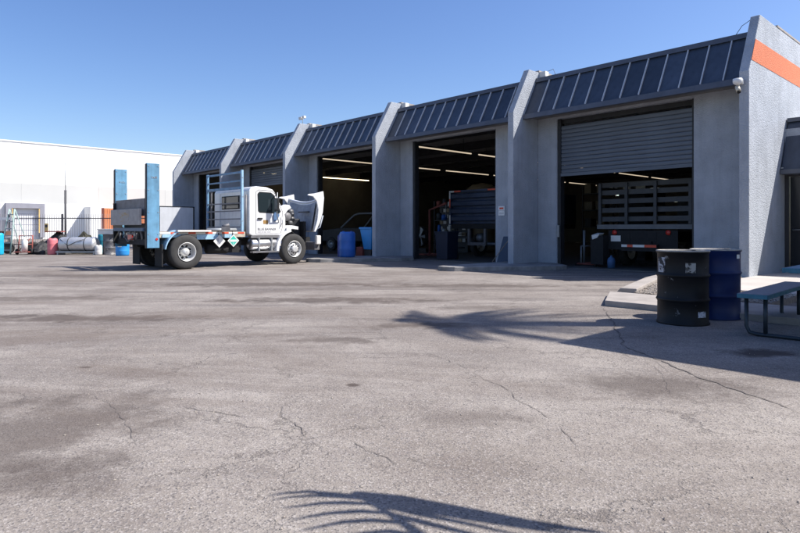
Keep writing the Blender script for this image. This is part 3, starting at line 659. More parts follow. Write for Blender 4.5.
# ------------------------------------------------------------------ wheels
wheel_cache = {}
def wheel(parent, x, y, r, wd, side=-1, name='wheel', hub=True, dual=False):
    """axis along y, outer face towards side"""
    key = (r, wd, side, hub)
    if key not in wheel_cache:
        h = wd / 2; s = side
        ty = MB().lathe([(r * 0.50, s * h * 0.8), (r * 0.56, s * h), (r * 0.9, s * h), (r * 0.97, s * h * 0.8), (r, s * h * 0.55), (r, -s * h * 0.55), (r * 0.97, -s * h * 0.8), (r * 0.9, -s * h), (r * 0.5, -s * h)], axis='y', n=36, caps=False).mesh('tyre', TYRE)
        if hub: pr = [(r * 0.53, s * (h - 0.01)), (r * 0.55, s * (h + 0.012)), (r * 0.51, s * (h + 0.008)), (r * 0.47, s * (h - 0.06)), (r * 0.40, s * (h - 0.07)), (r * 0.33, s * (h - 0.01)), (r * 0.25, s * (h - 0.0)), (r * 0.23, s * (h + 0.04)), (r * 0.15, s * (h + 0.05)), (0.01, s * (h + 0.05))]
        else: pr = [(r * 0.53, s * (h - 0.01)), (r * 0.55, s * (h + 0.012)), (r * 0.51, s * (h + 0.005)), (r * 0.485, s * (h - 0.10)), (r * 0.44, s * (h - 0.16)), (r * 0.25, s * (h - 0.17)), (r * 0.22, s * (h - 0.06)), (r * 0.15, s * (h - 0.02)), (0.01, s * (h - 0.02))]
        rm = MB().lathe(pr, axis='y', n=36, caps=False).mesh('rim', RIM)
        nu = MB()
        for k in range(10):
            a = 2 * math.pi * k / 10; yy = s * (h - 0.005) if hub else s * (h - 0.168)
            c = (math.cos(a) * r * 0.29, yy, math.sin(a) * r * 0.29) if hub else (math.cos(a) * r * 0.32, yy, math.sin(a) * r * 0.32)
            nu.tube([c, (c[0], c[1] + s * 0.04, c[2])], 0.02, 6)
        nm = nu.mesh('lug_nuts', DARK_STEEL)
        hh = MB()
        for k in range(8):
            a = 2 * math.pi * (k + .5) / 8; yy = s * (h - 0.052) if hub else s * (h - 0.164); rr = r * (0.375 if hub else 0.37)
            c = (math.cos(a) * rr, yy, math.sin(a) * rr)
            hh.tube([c, (c[0], c[1] + s * 0.006, c[2])], r * 0.06, 10)
        hm = hh.mesh('hand_hole', BLACK)
        wheel_cache[key] = (ty, rm, nm, hm)
    ty, rm, nm, hm = wheel_cache[key]
    o = bpy.data.objects.new(name, ty); COL.objects.link(o); o.parent = parent; o.location = (x, y, r)
    for me, nn in ((rm, 'rim'), (nm, 'lug_nuts'), (hm, 'hand_holes')):
        c = bpy.data.objects.new(nn, me); COL.objects.link(c); c.parent = o
    return o

# ------------------------------------------------------------------ flatbed truck with open hood (local x forward, near side y = 0, far side y = 2.3)
TK = thing('flatbed_truck', 'white cab flatbed truck, hood tipped open, pale blue liftgate posts, at workshop bays', 'truck', (-6.11, 16.9, 0), R(45))
RW = 0.49
for y, nm in ((-0.0, 'wheel'), (2.3, 'wheel')):
    wheel(TK, 0, y if y == 0 else 2.3, RW, 0.26, -1 if y == 0 else 1, hub=False)
    wheel(TK, 0, 0.32 if y == 0 else 1.98, RW, 0.26, -1 if y == 0 else 1, hub=False)
wheel(TK, 3.68, 0.05, RW, 0.26, -1, hub=True); wheel(TK, 3.68, 2.2, RW, 0.26, 1, hub=True)
part(MB().tube([(0, 0.3, RW), (0, 2.0, RW)], 0.08, 10).lathe([(0.05, -0.2), (0.2, -0.1), (0.2, 0.1), (0.05, 0.2)], (0, 1.15, RW), axis='y', n=16), 'rear_axle', BLACK, TK)
part(MB().tube([(3.68, 0.2, RW), (3.68, 2.1, RW)], 0.06, 8), 'front_axle', BLACK, TK)
for y in (0.72, 1.5): part(MB().box(-0.75, 4.9, y, y + 0.08, 0.62, 0.86), 'frame_rail', BLACK, TK)
part(MB().box(-0.72, 1.9, 0.10, 2.24, 0.86, 0.98), 'bed_subframe', DARK_STEEL, TK)
part(MB().box(-0.74, 1.92, 0.0, 2.3, 1.0, 1.06), 'deck', WOOD, TK)
x = -0.72; i = 0
while x < 1.86:
    l = (0.30, 0.22)[i % 2]; part(MB().box(x, min(x + l, 1.88), -0.012, -0.004, 1.0, 1.045), 'reflector_tape', REDT if i % 2 else WHITET, TK); x += l; i += 1
part(MB().box(-0.74, 1.92, -0.004, -0.0005, 0.9, 1.055), 'edge_strip', mat('cream_edge', (0.55, 0.5, 0.4), 0.7, var=0.4, vscale=9), TK)
br = MB().box(-0.66, 0.0, -0.03, 0.05, 0.90, 0.985).box(0.35, 1.15, -0.02, 0.05, 0.84, 0.985).box(1.2, 1.55, -0.01, 0.05, 0.88, 0.985)
part(br, 'side_rail', BLUE_LITE, TK)
ag = []
for k in range(0, 9):
    a = R(100 + 9 * k); ag.append((math.cos(a) * 0.60, math.sin(a) * 0.60 + RW))
mf = MB()
for k in range(8):
    p, q = ag[k], ag[k + 1]
    mf.hexa([(p[0], -0.12, p[1]), (q[0], -0.12, q[1]), (q[0], 0.5, q[1]), (p[0], 0.5, p[1]), (p[0] * 1.04, -0.12, p[1] * 1.03), (q[0] * 1.04, -0.12, q[1] * 1.03), (q[0] * 1.04, 0.5, q[1] * 1.03), (p[0] * 1.04, 0.5, p[1] * 1.03)])
part(mf, 'mudguard', BLUE_LITE, TK)
part(MB().box(-0.68, -0.65, -0.05, 0.42, 0.1, 0.72), 'mudflap', BLACK, TK)
part(MB().box(-0.68, -0.65, 1.5, 2.02, 0.1, 0.72), 'mudflap', BLACK, TK)
# liftgate
for y0, y1 in ((-0.06, 0.06), (2.26, 2.38)):
    po = part(MB().box(-1.09, -0.75, y0, y1, 0.62, 2.93), 'liftgate_post', BLUE_PAINT, TK, bevel=0.012)
    part(MB().box(-1.11, -1.092, y0 + 0.02, y1 - 0.02, 0.62, 2.9), 'guide_rail', DARK_STEEL, po)
    part(MB().box(-0.98, -0.82, y0 - 0.004, y0 - 0.001, 2.52, 2.57), 'worn_sticker', mat('worn_brown_sticker', (0.12, 0.07, 0.05), 0.8, wear=(0.15, 0.34, 0.5), wear_amt=0.6, wscale=30), po)
    for zz in (2.86, 2.2, 1.6, 1.0):
        for xx in (-1.05, -0.79): part(MB().tube([(xx, y0 - 0.001, zz), (xx, y0 - 0.012, zz)], 0.014, 6), 'bolt', STEELTUBE, po)
    part(MB().lathe([(0.035, 0), (0.035, 0.012), (0.01, 0.014)], (-0.83, y0 - 0.012, 0.86), axis='y', n=12), 'marker_light', RED, po)
part(MB().box(-1.24, -1.17, 0.10, 2.22, 1.25, 1.70), 'liftgate_platform', BROWN_STEEL, TK, bevel=0.01)
part(MB().prism([(0.85, 1.36), (1.5, 1.34), (1.55, 1.58), (1.2, 1.63), (0.8, 1.58)], 'x', -1.244, -1.2405), 'ochre_stain', STAIN, TK)
part(MB().box(-1.10, -1.04, 0.10, 2.22, 1.5, 1.98), 'liftgate_flap', GREY_STEEL, TK, bevel=0.01)
part(MB().box(-1.16, -1.03, 0.07, 2.25, 1.08, 1.17), 'crossbeam', mat('dusty_blue_steel', (0.1, 0.15, 0.22), 0.6), TK)
part(MB().box(-1.06, -0.8, 0.07, 2.25, 0.70, 0.86), 'bumper', BLACK, TK)
part(MB().box(-0.86, -0.80, 0.1, 2.2, 0.865, 1.3), 'tail_board', DARK_STEEL, TK)
arms = MB()
for y in (0.35, 0.75, 1.1, 1.5, 1.95):
    arms.tube([(-1.1, y, 1.12), (-1.0, y + 0.05, 0.72)], 0.035, 6)
arms.tube([(-1.12, 0.5, 1.0), (-1.12, 1.2, 0.78), (-1.1, 1.7, 1.02)], 0.02, 6).box(-1.08, -0.9, 0.9, 1.4, 0.8, 1.05)
part(arms, 'lift_arms', GREY_STEEL, TK)
part(MB().box(-1.16, -0.92, 2.18, 2.255, 0.72, 1.9), 'lift_column', BLACK, TK)
part(MB().box(-1.13, -1.10, 0.9, 1.2, 0.84, 0.98), 'tail_light', RED, TK)
# head rack
rk = part(MB().box(1.80, 1.86, -0.01, 0.07, 1.06, 2.95), 'rack_post', BLUE_LITE, TK)
part(MB().box(1.80, 1.86, 2.18, 2.26, 1.06, 2.93), 'rack_post', BLUE_RAIL, TK)
for z, h, m in ((2.88, 0.06, BLUE_RAIL), (2.62, 0.045, BLUE_RAIL), (2.40, 0.085, BLUE_RAIL), (1.94, 0.035, GREY_STEEL), (1.70, 0.035, GREY_STEEL), (1.45, 0.035, GREY_STEEL), (1.2, 0.03, GREY_STEEL)):
    part(MB().box(1.79, 1.83, 0.07, 2.18, z - h / 2, z + h / 2), 'rack_bar', m, TK)
part(MB().box(1.79, 1.83, 1.9, 1.95, 1.06, 2.4), 'rack_bar', GREY_STEEL, TK)
# things on the deck
bo = MB().box(-0.5, 0.5, 0, 0.16, 0, 0.05).build('deck_board', OFFWHITE, None, loc=TK.location + Vector((0.27, 0.05, 1.062)), rotz=R(45)); tag(bo, 'pale plank lying on the truck deck above the rear wheel', 'plank')
bo = MB().tube([(-0.45, 0, 0), (0.45, 0, 0)], 0.05, 8).build('deck_pipe', STEELTUBE, None, loc=TK.location + Vector((0.75, 1.0, 1.115)), rotz=R(38)); tag(bo, 'grey pipe lying across the truck deck', 'pipe')
bo = MB().box(-0.12, 0.12, -0.1, 0.1, 0, 0.14).tube([(-0.1, 0, 0.14), (0.1, 0, 0.2)], 0.05, 8).build('winch', GREY_STEEL, None, loc=TK.location + Vector((0.95, 0.72, 1.062)), rotz=R(20)); tag(bo, 'small dark ratchet winch on the truck deck', 'winch')
# placards
def placard(x, z, tealy):
    pl = part(MB().prism([(x - 0.19, z), (x, z - 0.19), (x + 0.19, z), (x, z + 0.19)], 'y', -0.065, -0.055), 'hazard_placard', WHITET, TK)
    if tealy:
        part(MB().prism([(x - 0.15, z + 0.0), (x, z - 0.15), (x + 0.15, z + 0.0), (x, z + 0.15)], 'y', -0.069, -0.0655), 'placard_print', TEALTXT, pl)
        part(MB().prism([(x - 0.12, z - 0.035), (x + 0.12, z - 0.035), (x + 0.12, z + 0.03), (x - 0.12, z + 0.03)], 'y', -0.073, -0.0695), 'placard_print', WHITET, pl)
        text('placard_number', '2', 0.09, WHITET, pl, (x - 0.03, -0.071, z - 0.125), (R(90), 0, 0))
    else:
        part(MB().prism([(x - 0.075, z - 0.08), (x - 0.02, z - 0.1), (x - 0.02, z + 0.1), (x - 0.075, z + 0.075)], 'y', -0.069, -0.0655), 'placard_print', GREYTXT, pl)
    part(MB().tube([(x, -0.03, z + 0.18), (x, 0.02, z + 0.3)], 0.015, 6), 'placard_bracket', BLACK, TK)
placard(1.03, 0.78, False); placard(1.49, 0.79, True)
part(MB().box(0.9, 1.7, 0.0, 0.04, 0.98, 0.999), 'placard_rail', BLUE_RAIL, TK)
part(MB().lathe([(0.02, -0.35), (0.15, -0.32), (0.16, 0.32), (0.02, 0.35)], (1.15, 0.35, 0.55), axis='x', n=16), 'air_tank', BLACK, TK)
part(MB().box(1.25, 1.95, 0.3, 0.7, 0.42, 0.8), 'battery_box', BLACK, TK)
# cab
y0, y1 = 0.04, 2.26
cabp = [(2.09, 0.98), (2.09, 2.34), (2.16, 2.44), (2.34, 2.475), (2.72, 2.46), (2.93, 2.40), (3.02, 2.30), (3.38, 1.66), (3.42, 1.5), (3.42, 1.0), (3.2, 0.93), (2.2, 0.93)]
cab = part(MB().prism(cabp, 'y', y0, y1), 'cab', WHITE, TK, bevel=0.035)
# side window, door outline
wz = [(2.42, 1.74), (2.40, 2.22), (2.46, 2.28), (2.86, 2.27), (2.96, 2.2), (3.2, 1.72), (3.16, 1.66), (2.46, 1.68)]
wfr = [(2.395, 1.70), (2.375, 2.24), (2.44, 2.31), (2.87, 2.30), (2.985, 2.22), (3.235, 1.70), (3.17, 1.63), (2.45, 1.65)]
for (a, b_, c, d) in ((y0 - 0.004, y0 - 0.0005, y0 - 0.008, y0 - 0.0045), (y1 + 0.0005, y1 + 0.004, y1 + 0.0045, y1 + 0.008)):
    wf = part(MB().prism(wfr, 'y', a, b_), 'window_seal', BLACK, cab)
    part(MB().prism(wz, 'y', c, d), 'window_pane', GLASS, cab)
dl = [(2.32, 0.99), (2.32, 2.30), (2.42, 2.365), (2.90, 2.35), (3.03, 2.26), (3.30, 1.70), (3.30, 1.2), (3.22, 0.99)]
dm = MB()
for p, q in zip(dl, dl[1:] + dl[:1]):
    d = (Vector(q) - Vector(p)).normalized() * 0.006; nx, nz2 = -d.y, d.x
    dm.hexa([(p[0] - nx, y0 - 0.002, p[1] - nz2), (q[0] - nx, y0 - 0.002, q[1] - nz2), (q[0] - nx, y0 - 0.0002, q[1] - nz2), (p[0] - nx, y0 - 0.0002, p[1] - nz2),
             (p[0] + nx, y0 - 0.002, p[1] + nz2), (q[0] + nx, y0 - 0.002, q[1] + nz2), (q[0] + nx, y0 - 0.0002, q[1] + nz2), (p[0] + nx, y0 - 0.0002, p[1] + nz2)])
part(dm, 'door_gap', DARK_STEEL, cab)
part(MB().box(2.38, 2.54, y0 - 0.035, y0 - 0.002, 1.44, 1.49), 'door_handle', BLACK, cab)
# rear wall and window
part(MB().box(2.065, 2.088, 0.62, 1.72, 1.78, 2.2), 'rear_window_seal', BLACK, cab)
part(MB().box(2.058, 2.064, 0.66, 1.68, 1.81, 2.17), 'rear_window', GLASS, cab)
part(MB().box(2.07, 2.089, 0.16, 0.5, 1.0, 2.3), 'rear_rib', WHITE, cab); part(MB().box(2.07, 2.089, 1.85, 2.15, 1.0, 2.3), 'rear_rib', WHITE, cab)
part(MB().hexa([(3.06, 0.2, 2.26), (3.39, 0.2, 1.68), (3.39, 2.1, 1.68), (3.06, 2.1, 2.26), (3.07, 0.2, 2.27), (3.40, 0.2, 1.69), (3.40, 2.1, 1.69), (3.07, 2.1, 2.27)]), 'windscreen', GLASS, cab)
part(MB().tube([(3.2, y0 - 0.03, 1.2), (3.26, y0 - 0.05, 1.35), (3.26, y0 - 0.03, 1.55)], 0.012, 6), 'grab_rail', CHROME, cab)
part(MB().tube([(2.06, 0.6, 2.44), (2.06, 1.7, 2.44)], 0.015, 6), 'roof_gutter', DARK_STEEL, cab)
for yy in (0.5, 1.15, 1.8): part(MB().box(2.78, 2.86, yy - 0.05, yy + 0.05, 2.44, 2.485), 'marker_lamp', mat('amber_lens', (0.6, 0.25, 0.04), 0.4), cab, bevel=0.01)
part(MB().tube([(2.0, 0.12, 0.95), (2.02, 0.12, 2.2)], 0.03, 8), 'intake_pipe', GREY_STEEL, TK)
# mirror
mi = part(MB().box(2.93, 3.0, -0.24, -0.06, 1.72, 2.12), 'mirror', BLACK, TK, bevel=0.015)
part(MB().tube([(3.1, 0.03, 2.28), (3.0, -0.12, 2.3), (2.97, -0.14, 1.6), (3.15, 0.03, 1.35)], 0.016, 6), 'mirror_arm', STEELTUBE, mi)
part(MB().box(2.925, 2.932, -0.225, -0.075, 1.75, 2.09), 'mirror_glass', CHROME, mi)
part(MB().prism([(2.98, 1.68), (3.16, 1.60), (3.08, 1.44), (2.96, 1.38), (2.94, 1.6)], 'y', -0.012, 0.02), 'convex_mirror', mat('blue_cloth', (0.08, 0.16, 0.3), 0.8), mi)
# lettering on door
part(MB().box(2.58, 2.76, y0 - 0.003, y0 - 0.0005, 1.30, 1.42), 'door_logo', GOLD, cab)
part(MB().box(2.78, 3.05, y0 - 0.003, y0 - 0.0005, 1.30, 1.42), 'door_logo', mat('pale_print', (0.6, 0.63, 0.68), 0.6), cab)
text('door_lettering', 'BLUE BANNER', 0.105, BLACKTXT, cab, (2.38, y0 - 0.003, 1.1), (R(90), 0, 0))
sub = MB()
for xa, xb in ((2.38, 2.50), (2.52, 2.58), (2.60, 2.70), (2.73, 2.86)): sub.box(xa, xb, y0 - 0.003, y0 - 0.0005, 1.03, 1.062)
part(sub, 'small_print_line', GREYTXT, cab)
# fuel tank and steps
part(MB().lathe([(0.02, -0.46), (0.17, -0.45), (0.185, -0.42), (0.185, 0.42), (0.17, 0.45), (0.02, 0.46)], (2.62, 0.16, 0.66), axis='x', n=24), 'fuel_tank', CHROME, TK)
for xx in (2.38, 2.84): part(MB().box(xx, xx + 0.04, -0.035, 0.35, 0.46, 0.86), 'tank_strap', STEELTUBE, TK)
part(MB().box(2.15, 3.1, -0.08, 0.1, 0.40, 0.45), 'step', CHROME, TK)
part(MB().box(2.14, 3.2, 0.02, 0.2, 0.86, 0.925), 'step', GREY_STEEL, TK)
part(MB().box(3.1, 3.24, 0.0, 0.24, 0.5, 0.84), 'urea_tank', mat('blue_grey_plastic', (0.15, 0.18, 0.3), 0.5), TK, bevel=0.02)
part(MB().box(3.11, 3.2, -0.012, -0.001, 0.6, 0.72), 'urea_label', WHITET, TK)
# rear part of front fender, stays with the cab
ff = MB()
K = 10
for k in range(K):
    a_, b_ = R(100 + 8.6 * k), R(100 + 8.6 * (k + 1)); ri, ro = 0.57, 0.66 + 0.0 * k
    P4 = []
    for (aa, rr) in ((a_, ri), (b_, ri), (b_, ro), (a_, ro)): P4.append((3.68 + math.cos(aa) * rr, RW + math.sin(aa) * rr))
    ff.hexa([(P4[0][0], -0.06, P4[0][1]), (P4[1][0], -0.06, P4[1][1]), (P4[1][0], 0.3, P4[1][1]), (P4[0][0], 0.3, P4[0][1]),
             (P4[3][0], -0.06, P4[3][1]), (P4[2][0], -0.06, P4[2][1]), (P4[2][0], 0.3, P4[2][1]), (P4[3][0], 0.3, P4[3][1])])
part(ff, 'fender', WHITE, TK)
part(MB().prism([(3.42, 1.18), (3.42, 1.06), (3.62, 1.15), (3.86, 1.12), (3.86, 1.22), (3.6, 1.26)], 'y', -0.04, 0.3), 'fender_top', WHITE, TK)
# engine
part(MB().box(3.5, 4.5, 0.75, 1.55, 0.75, 1.5), 'engine_block', DARK_STEEL, TK, bevel=0.04)
en = MB()
random.seed(11)
for k in range(26):
    x, y, z = random.uniform(3.48, 4.1), random.uniform(0.45, 0.9), random.uniform(1.1, 1.75)
    rr = random.uniform(0.04, 0.12); en.lathe([(0.01, -rr), (rr * 0.8, -rr * 0.8), (rr, 0), (rr * 0.8, rr * 0.8), (0.01, rr)], (x, y, z), axis=random.choice('xyz'), n=10)
part(en, 'engine_parts', mat('engine_alloy', (0.13, 0.13, 0.135), 0.55, metal=0.4, col2=(0.06, 0.06, 0.06), vscale=7), TK)
hs = MB()
for k in range(9):
    y = random.uniform(0.4, 1.2); z = random.uniform(1.1, 1.7)
    hs.tube([(3.45, y, z), (3.65, y - 0.1, z + 0.12), (3.85, y + 0.1, z - 0.05), (4.1, y, z - 0.3)], 0.022, 6)
part(hs, 'hoses', BLACK, TK)
part(MB().prism([(3.40, 1.60), (3.45, 1.86), (3.62, 1.95), (3.80, 1.93), (3.86, 1.84), (3.72, 1.76), (3.6, 1.62)], 'y', 0.35, 0.5), 'cowl_corner', WHITE, TK, bevel=0.02)
part(MB().lathe([(0.02, -0.2), (0.14, -0.19), (0.15, 0.19), (0.02, 0.2)], (3.72, 0.55, 1.55), axis='y', n=16), 'air_cleaner', GREY_STEEL, TK)
part(MB().box(4.5, 4.6, 0.55, 1.75, 0.65, 1.4), 'radiator', BLACK, TK)
# opened hood: rows from pivot (bottom) to the cowl edge (top); columns across the truck
hood = MB(); rows = 9; cols = 15; vs = []
for i in range(rows):
    t = i / (rows - 1)
    zc = 1.04 + 1.06 * t
    half = 0.95 + 0.19 * t
    for j in range(cols):
        u = j / (cols - 1) * 2 - 1
        y = 1.15 + u * half; bow = 0.16 * (1 - abs(u) ** 4.0)
        lift_ = 0.16 * u * u * t
        x = 4.66 + 0.16 * (u + 1) + bow + 0.10 * t - 0.10 * (1 - t) * (1 - abs(u))
        vs.append((x, y, zc + lift_))
fs = [(i * cols + j, i * cols + j + 1, (i + 1) * cols + j + 1, (i + 1) * cols + j) for i in range(rows - 1) for j in range(cols - 1)]
hvs = list(vs); hood.add(vs, fs, True)
ho = part(hood, 'hood', WHITE, TK)
sm = ho.modifiers.new('thickness', 'SOLIDIFY'); sm.thickness = 0.035; sm.offset = 0
MATS['hood_inner'] = mat('hood_underside', (0.30, 0.34, 0.40), 0.7, var=0.4, vscale=5)
vi = [(x - 0.026, y * 0.90 + 0.115, z + (0.03 if True else 0)) for (x, y, z) in vs[:cols * (rows - 1)]]
hi = MB().add(vi, [(i * cols + j, i * cols + j + 1, (i + 1) * cols + j + 1, (i + 1) * cols + j) for i in range(rows - 2) for j in range(cols - 1)], True)
part(hi, 'hood_liner', MATS['hood_inner'], ho)
hfp = [(4.28, 2.27), (4.30, 2.31), (4.56, 2.34), (4.93, 2.43), (4.96, 2.2), (4.91, 1.72), (4.78, 1.35), (4.60, 1.04), (4.54, 1.06), (4.68, 1.45), (4.72, 1.8), (4.66, 2.08), (4.5, 2.24)]
for (ya, yb, dx_) in ((0.0, 0.05, 0.0), (2.25, 2.30, 0.36)):
    part(MB().prism([(a_ + dx_, b_) for a_, b_ in hfp], 'y', ya, yb), 'hood_fender', WHITE, ho, bevel=0.01)
part(MB().tube([(4.6, 0.03, 1.1), (4.80, 0.03, 1.2), (4.93, 0.03, 1.6)], 0.025, 6), 'wheel_arch_lip', mat('grey_lip', (0.3, 0.33, 0.38), 0.5), ho)
hb = MB().tube([(hvs[cols * (rows - 1) + j][0] - 0.01, hvs[cols * (rows - 1) + j][1], hvs[cols * (rows - 1) + j][2] - 0.02) for j in range(cols)], 0.045, 8)
part(hb, 'cowl_edge', mat('hood_edge', (0.6, 0.63, 0.67), 0.5), ho)
part(MB().box(4.84, 4.9, 0.75, 1.35, 1.72, 1.76), 'hood_brace', DARK_STEEL, ho)
part(MB().box(4.65, 4.83, 0.0, 0.12, 0.62, 0.92), 'headlight', OFFWHITE, TK, bevel=0.03)
part(MB().box(4.62, 4.85, 0.1, 2.2, 0.42, 0.7), 'front_bumper', GREY_STEEL, TK, bevel=0.03)

# ------------------------------------------------------------------ stake truck in bay one (rear towards the yard). local x right along facade, y into building
S1 = thing('stake_bed_truck', 'dark stake bed truck parked nose in under the half raised shutter', 'truck', bl(-3.15, 2.15), BR)
hw = 1.36
for x in (-hw + 0.02, -0.52, 0.32, hw - 0.1):
    part(MB().box(x, x + 0.085, -0.06, 0.0, 1.28, 2.48), 'stake', DARK_GREY, S1)
for z in (1.36, 1.62, 1.88, 2.14, 2.36):
    part(MB().box(-hw, hw, 0.002, 0.03, z, z + 0.14), 'rack_slat', DARK_GREY, S1)
for sx in (-hw, hw - 0.05):
    for z in (1.36, 1.66, 1.96, 2.26):
        part(MB().box(sx, sx + 0.05, 0.04, 4.5, z, z + 0.13), 'side_slat', DARK_GREY, S1)
part(MB().box(-hw - 0.03, hw + 0.03, -0.04, 4.8, 1.14, 1.27), 'bed', mat('grey_bed_edge', (0.15, 0.16, 0.17), 0.6, var=0.3), S1)
part(MB().box(-0.52, 0.52, -0.28, -0.18, 0.52, 0.72), 'rear_bumper', BLACK, S1)
for i in range(6):
    part(MB().box(-0.5 + i * 0.167, -0.5 + (i + 1) * 0.167 - 0.002, -0.288, -0.282, 0.63, 0.70), 'reflector_tape', REDT if i in (1, 4, 5) else WHITET, S1)
part(MB().box(-0.92, -0.62, -0.1, -0.08, 0.78, 0.95), 'number_plate', WHITET, S1)
for x in (-0.8, 0.75): part(MB().lathe([(0.01, 0), (0.07, 0), (0.07, 0.03), (0.01, 0.035)], (x, -0.12, 1.04), axis='y', n=14), 'tail_light', RED, S1)
part(MB().box(-0.42, -0.34, -0.1, 4.5, 0.75, 1.05).box(0.34, 0.42, -0.1, 4.5, 0.75, 1.05), 'frame_rail', BLACK, S1)
part(MB().box(-1.0, 1.0, -0.09, -0.07, 0.55, 1.1).box(-0.3, 0.3, -0.15, -0.1, 0.72, 0.8), 'rear_skirt', BLACK, S1)
for y in (1.3,):
    for x in (-1.1, 1.1): 
        w = wheel(S1, 0, 0, 0.46, 0.25, -1, hub=False); w.location = (x, y, 0.46); w.rotation_euler = (0, 0, R(90))
part(MB().prism([(4.9, 0.7), (4.9, 2.3), (5.9, 2.3), (6.3, 1.5), (7.1, 1.4), (7.2, 0.7)], 'x', -1.05, 1.05), 'cab', DARK_GREY, S1)
for x in (-1.05, 1.05):
    w = wheel(S1, 0, 0, 0.46, 0.25, -1, hub=False); w.location = (x, 6.3, 0.46); w.rotation_euler = (0, 0, R(90))
hr = MB().tube([bl(-5.25, 2.6, 0.02), bl(-5.25, 2.6, 1.1)], 0.04, 8).build('steel_rack', STEELTUBE); 
hr.data.materials[0] = STEELTUBE; tag(hr, 'pale upright steel stand just inside the first bay', 'stand')
cs = thing('transmission_jack', 'grey low floor jack frame on the dark shop floor left of stake truck', 'jack', bl(-4.9, 2.3), BR)
part(MB().tube([(-0.28, 0, 0.05), (-0.28, 0, 0.62), (0.25, 0, 0.62), (0.25, 0, 0.05)], 0.03, 8), 'frame', STEELTUBE, cs)
part(MB().tube([(-0.3, 0.3, 0.08), (0.3, 0.3, 0.08), (0.3, -0.2, 0.08), (-0.3, -0.2, 0.08)], 0.03, 8), 'base', RUST, cs)
for x in (-0.3, 0.3): part(MB().lathe([(0.01, -0.02), (0.06, -0.02), (0.06, 0.02), (0.01, 0.02)], (x, -0.2, 0.06), axis='y', n=12), 'castor', BLACK, cs)
tc_ = thing('tool_trolley', 'black tool trolley with a white rag on top beside stake truck', 'trolley', bl(-4.35, 1.9), BR)
part(MB().box(-0.2, 0.2, -0.15, 0.25, 0.1, 0.95), 'body', BLACK, tc_, bevel=0.01)
part(MB().hexa([(-0.14, -0.17, 0.82), (0.02, -0.17, 0.88), (0.05, 0.1, 0.96), (-0.16, 0.1, 0.96), (-0.16, -0.18, 0.96), (0.1, -0.17, 1.0), (0.12, 0.1, 1.02), (-0.12, 0.1, 1.03)]), 'rag', WHITET, tc_, bevel=0.02)
tcab = thing('tool_cabinet', 'tall dark cabinet standing inside left of the stake truck', 'cabinet', bl(-5.6, 6.5), BR)
part(MB().box(-0.5, 0.5, 0, 0.6, 0.02, 2.5), 'body', DARK_STEEL, tcab, bevel=0.02)
part(MB().box(-0.48, -0.01, -0.015, -0.002, 0.1, 2.4), 'door', BLACK, tcab); part(MB().box(0.01, 0.48, -0.015, -0.002, 0.1, 2.4), 'door', BLACK, tcab)
jug = MB().lathe([(0.02, 0), (0.1, 0), (0.11, 0.2), (0.09, 0.28), (0.03, 0.32), (0.03, 0.36)], n=14).build('coolant_jug', mat('dusky_blue_plastic', (0.05, 0.12, 0.25), 0.6), None, loc=bl(-3.9, 1.75, 0.02)); tag(jug, 'small pale blue jug on the floor by the stake truck', 'jug')
hd = MB().box(-0.03, 0.03, -0.05, 0.0, 0.9, 1.25).box(-0.06, -0.03, -0.07, -0.02, 1.02, 1.08).build('door_latch', STEELTUBE, None, loc=bl(-5.32, 1.28), rotz=BR); hd.parent = None
tag(hd, 'silver latch bar on the left jamb of the first bay', 'latch')

# ------------------------------------------------------------------ dump trailer in bay two
D2 = thing('dump_trailer', 'navy ribbed dump trailer with red and white corner tape inside bay two', 'trailer', bl(-10.45, 3.6), BR)
part(MB().box(-1.35, 1.35, 0.05, 5.0, 1.35, 2.6), 'body', NAVY_TRAILER, D2)
for z in (1.45, 1.75, 2.05, 2.35):
    part(MB().prism([(-0.03, z), (-0.06, z + 0.03), (-0.06, z + 0.17), (-0.03, z + 0.2), (0.045, z + 0.2), (0.045, z)], 'x', -1.28, 1.28), 'tailgate_rib', NAVY_TRAILER, D2)
for x in (-1.36, 1.28): part(MB().box(x, x + 0.08, -0.08, 0.04, 1.3, 2.66), 'corner_post', NAVY_TRAILER, D2)
part(MB().box(-1.36, 1.36, -0.08, 0.04, 2.6, 2.68), 'top_rail', NAVY_TRAILER, D2)
for (a, b_, z0, z1, m) in ((-1.36, -1.1, 2.61, 2.67, WHITET), (-1.1, -0.75, 2.61, 2.67, REDT), (0.62, 1.0, 2.61, 2.67, REDT), (1.0, 1.36, 2.61, 2.67, WHITET), (-1.36, -1.29, 2.35, 2.6, WHITET), (-1.36, -1.29, 2.0, 2.34, REDT), (-1.36, -1.29, 1.35, 1.7, WHITET)):
    part(MB().box(a, b_, -0.088, -0.082, z0, z1), 'reflector_tape', m, D2)
part(MB().box(-1.3, 1.3, -0.02, 5, 1.15, 1.34), 'chassis', BLACK, D2)
part(MB().box(-0.45, 0.45, 0.0, 0.1, 0.5, 0.62).box(-0.45, -0.35, 0, 0.1, 0.6, 1.15).box(0.35, 0.45, 0, 0.1, 0.6, 1.15), 'rear_guard', GREY_STEEL, D2)
part(MB().lathe([(0.01, -0.15), (0.17, -0.1), (0.17, 0.1), (0.01, 0.15)], (-0.2, 0.5, 0.8), axis='x', n=14).tube([(-0.9, 0.6, 0.55), (0.9, 0.6, 0.55)], 0.07, 8), 'axle', mat('greasy_alloy', (0.25, 0.27, 0.3), 0.5, metal=0.5, var=0.5), D2)
for x in (-1.05, 1.05):
    w = wheel(D2, 0, 0, 0.46, 0.25, -1, hub=False); w.location = (x, 1.4, 0.46); w.rotation_euler = (0, 0, R(90))
wb = thing('wheeled_bin', 'dark navy wheeled bin standing at the left jamb inside bay two', 'bin', bl(-10.45, 1.9), BR)
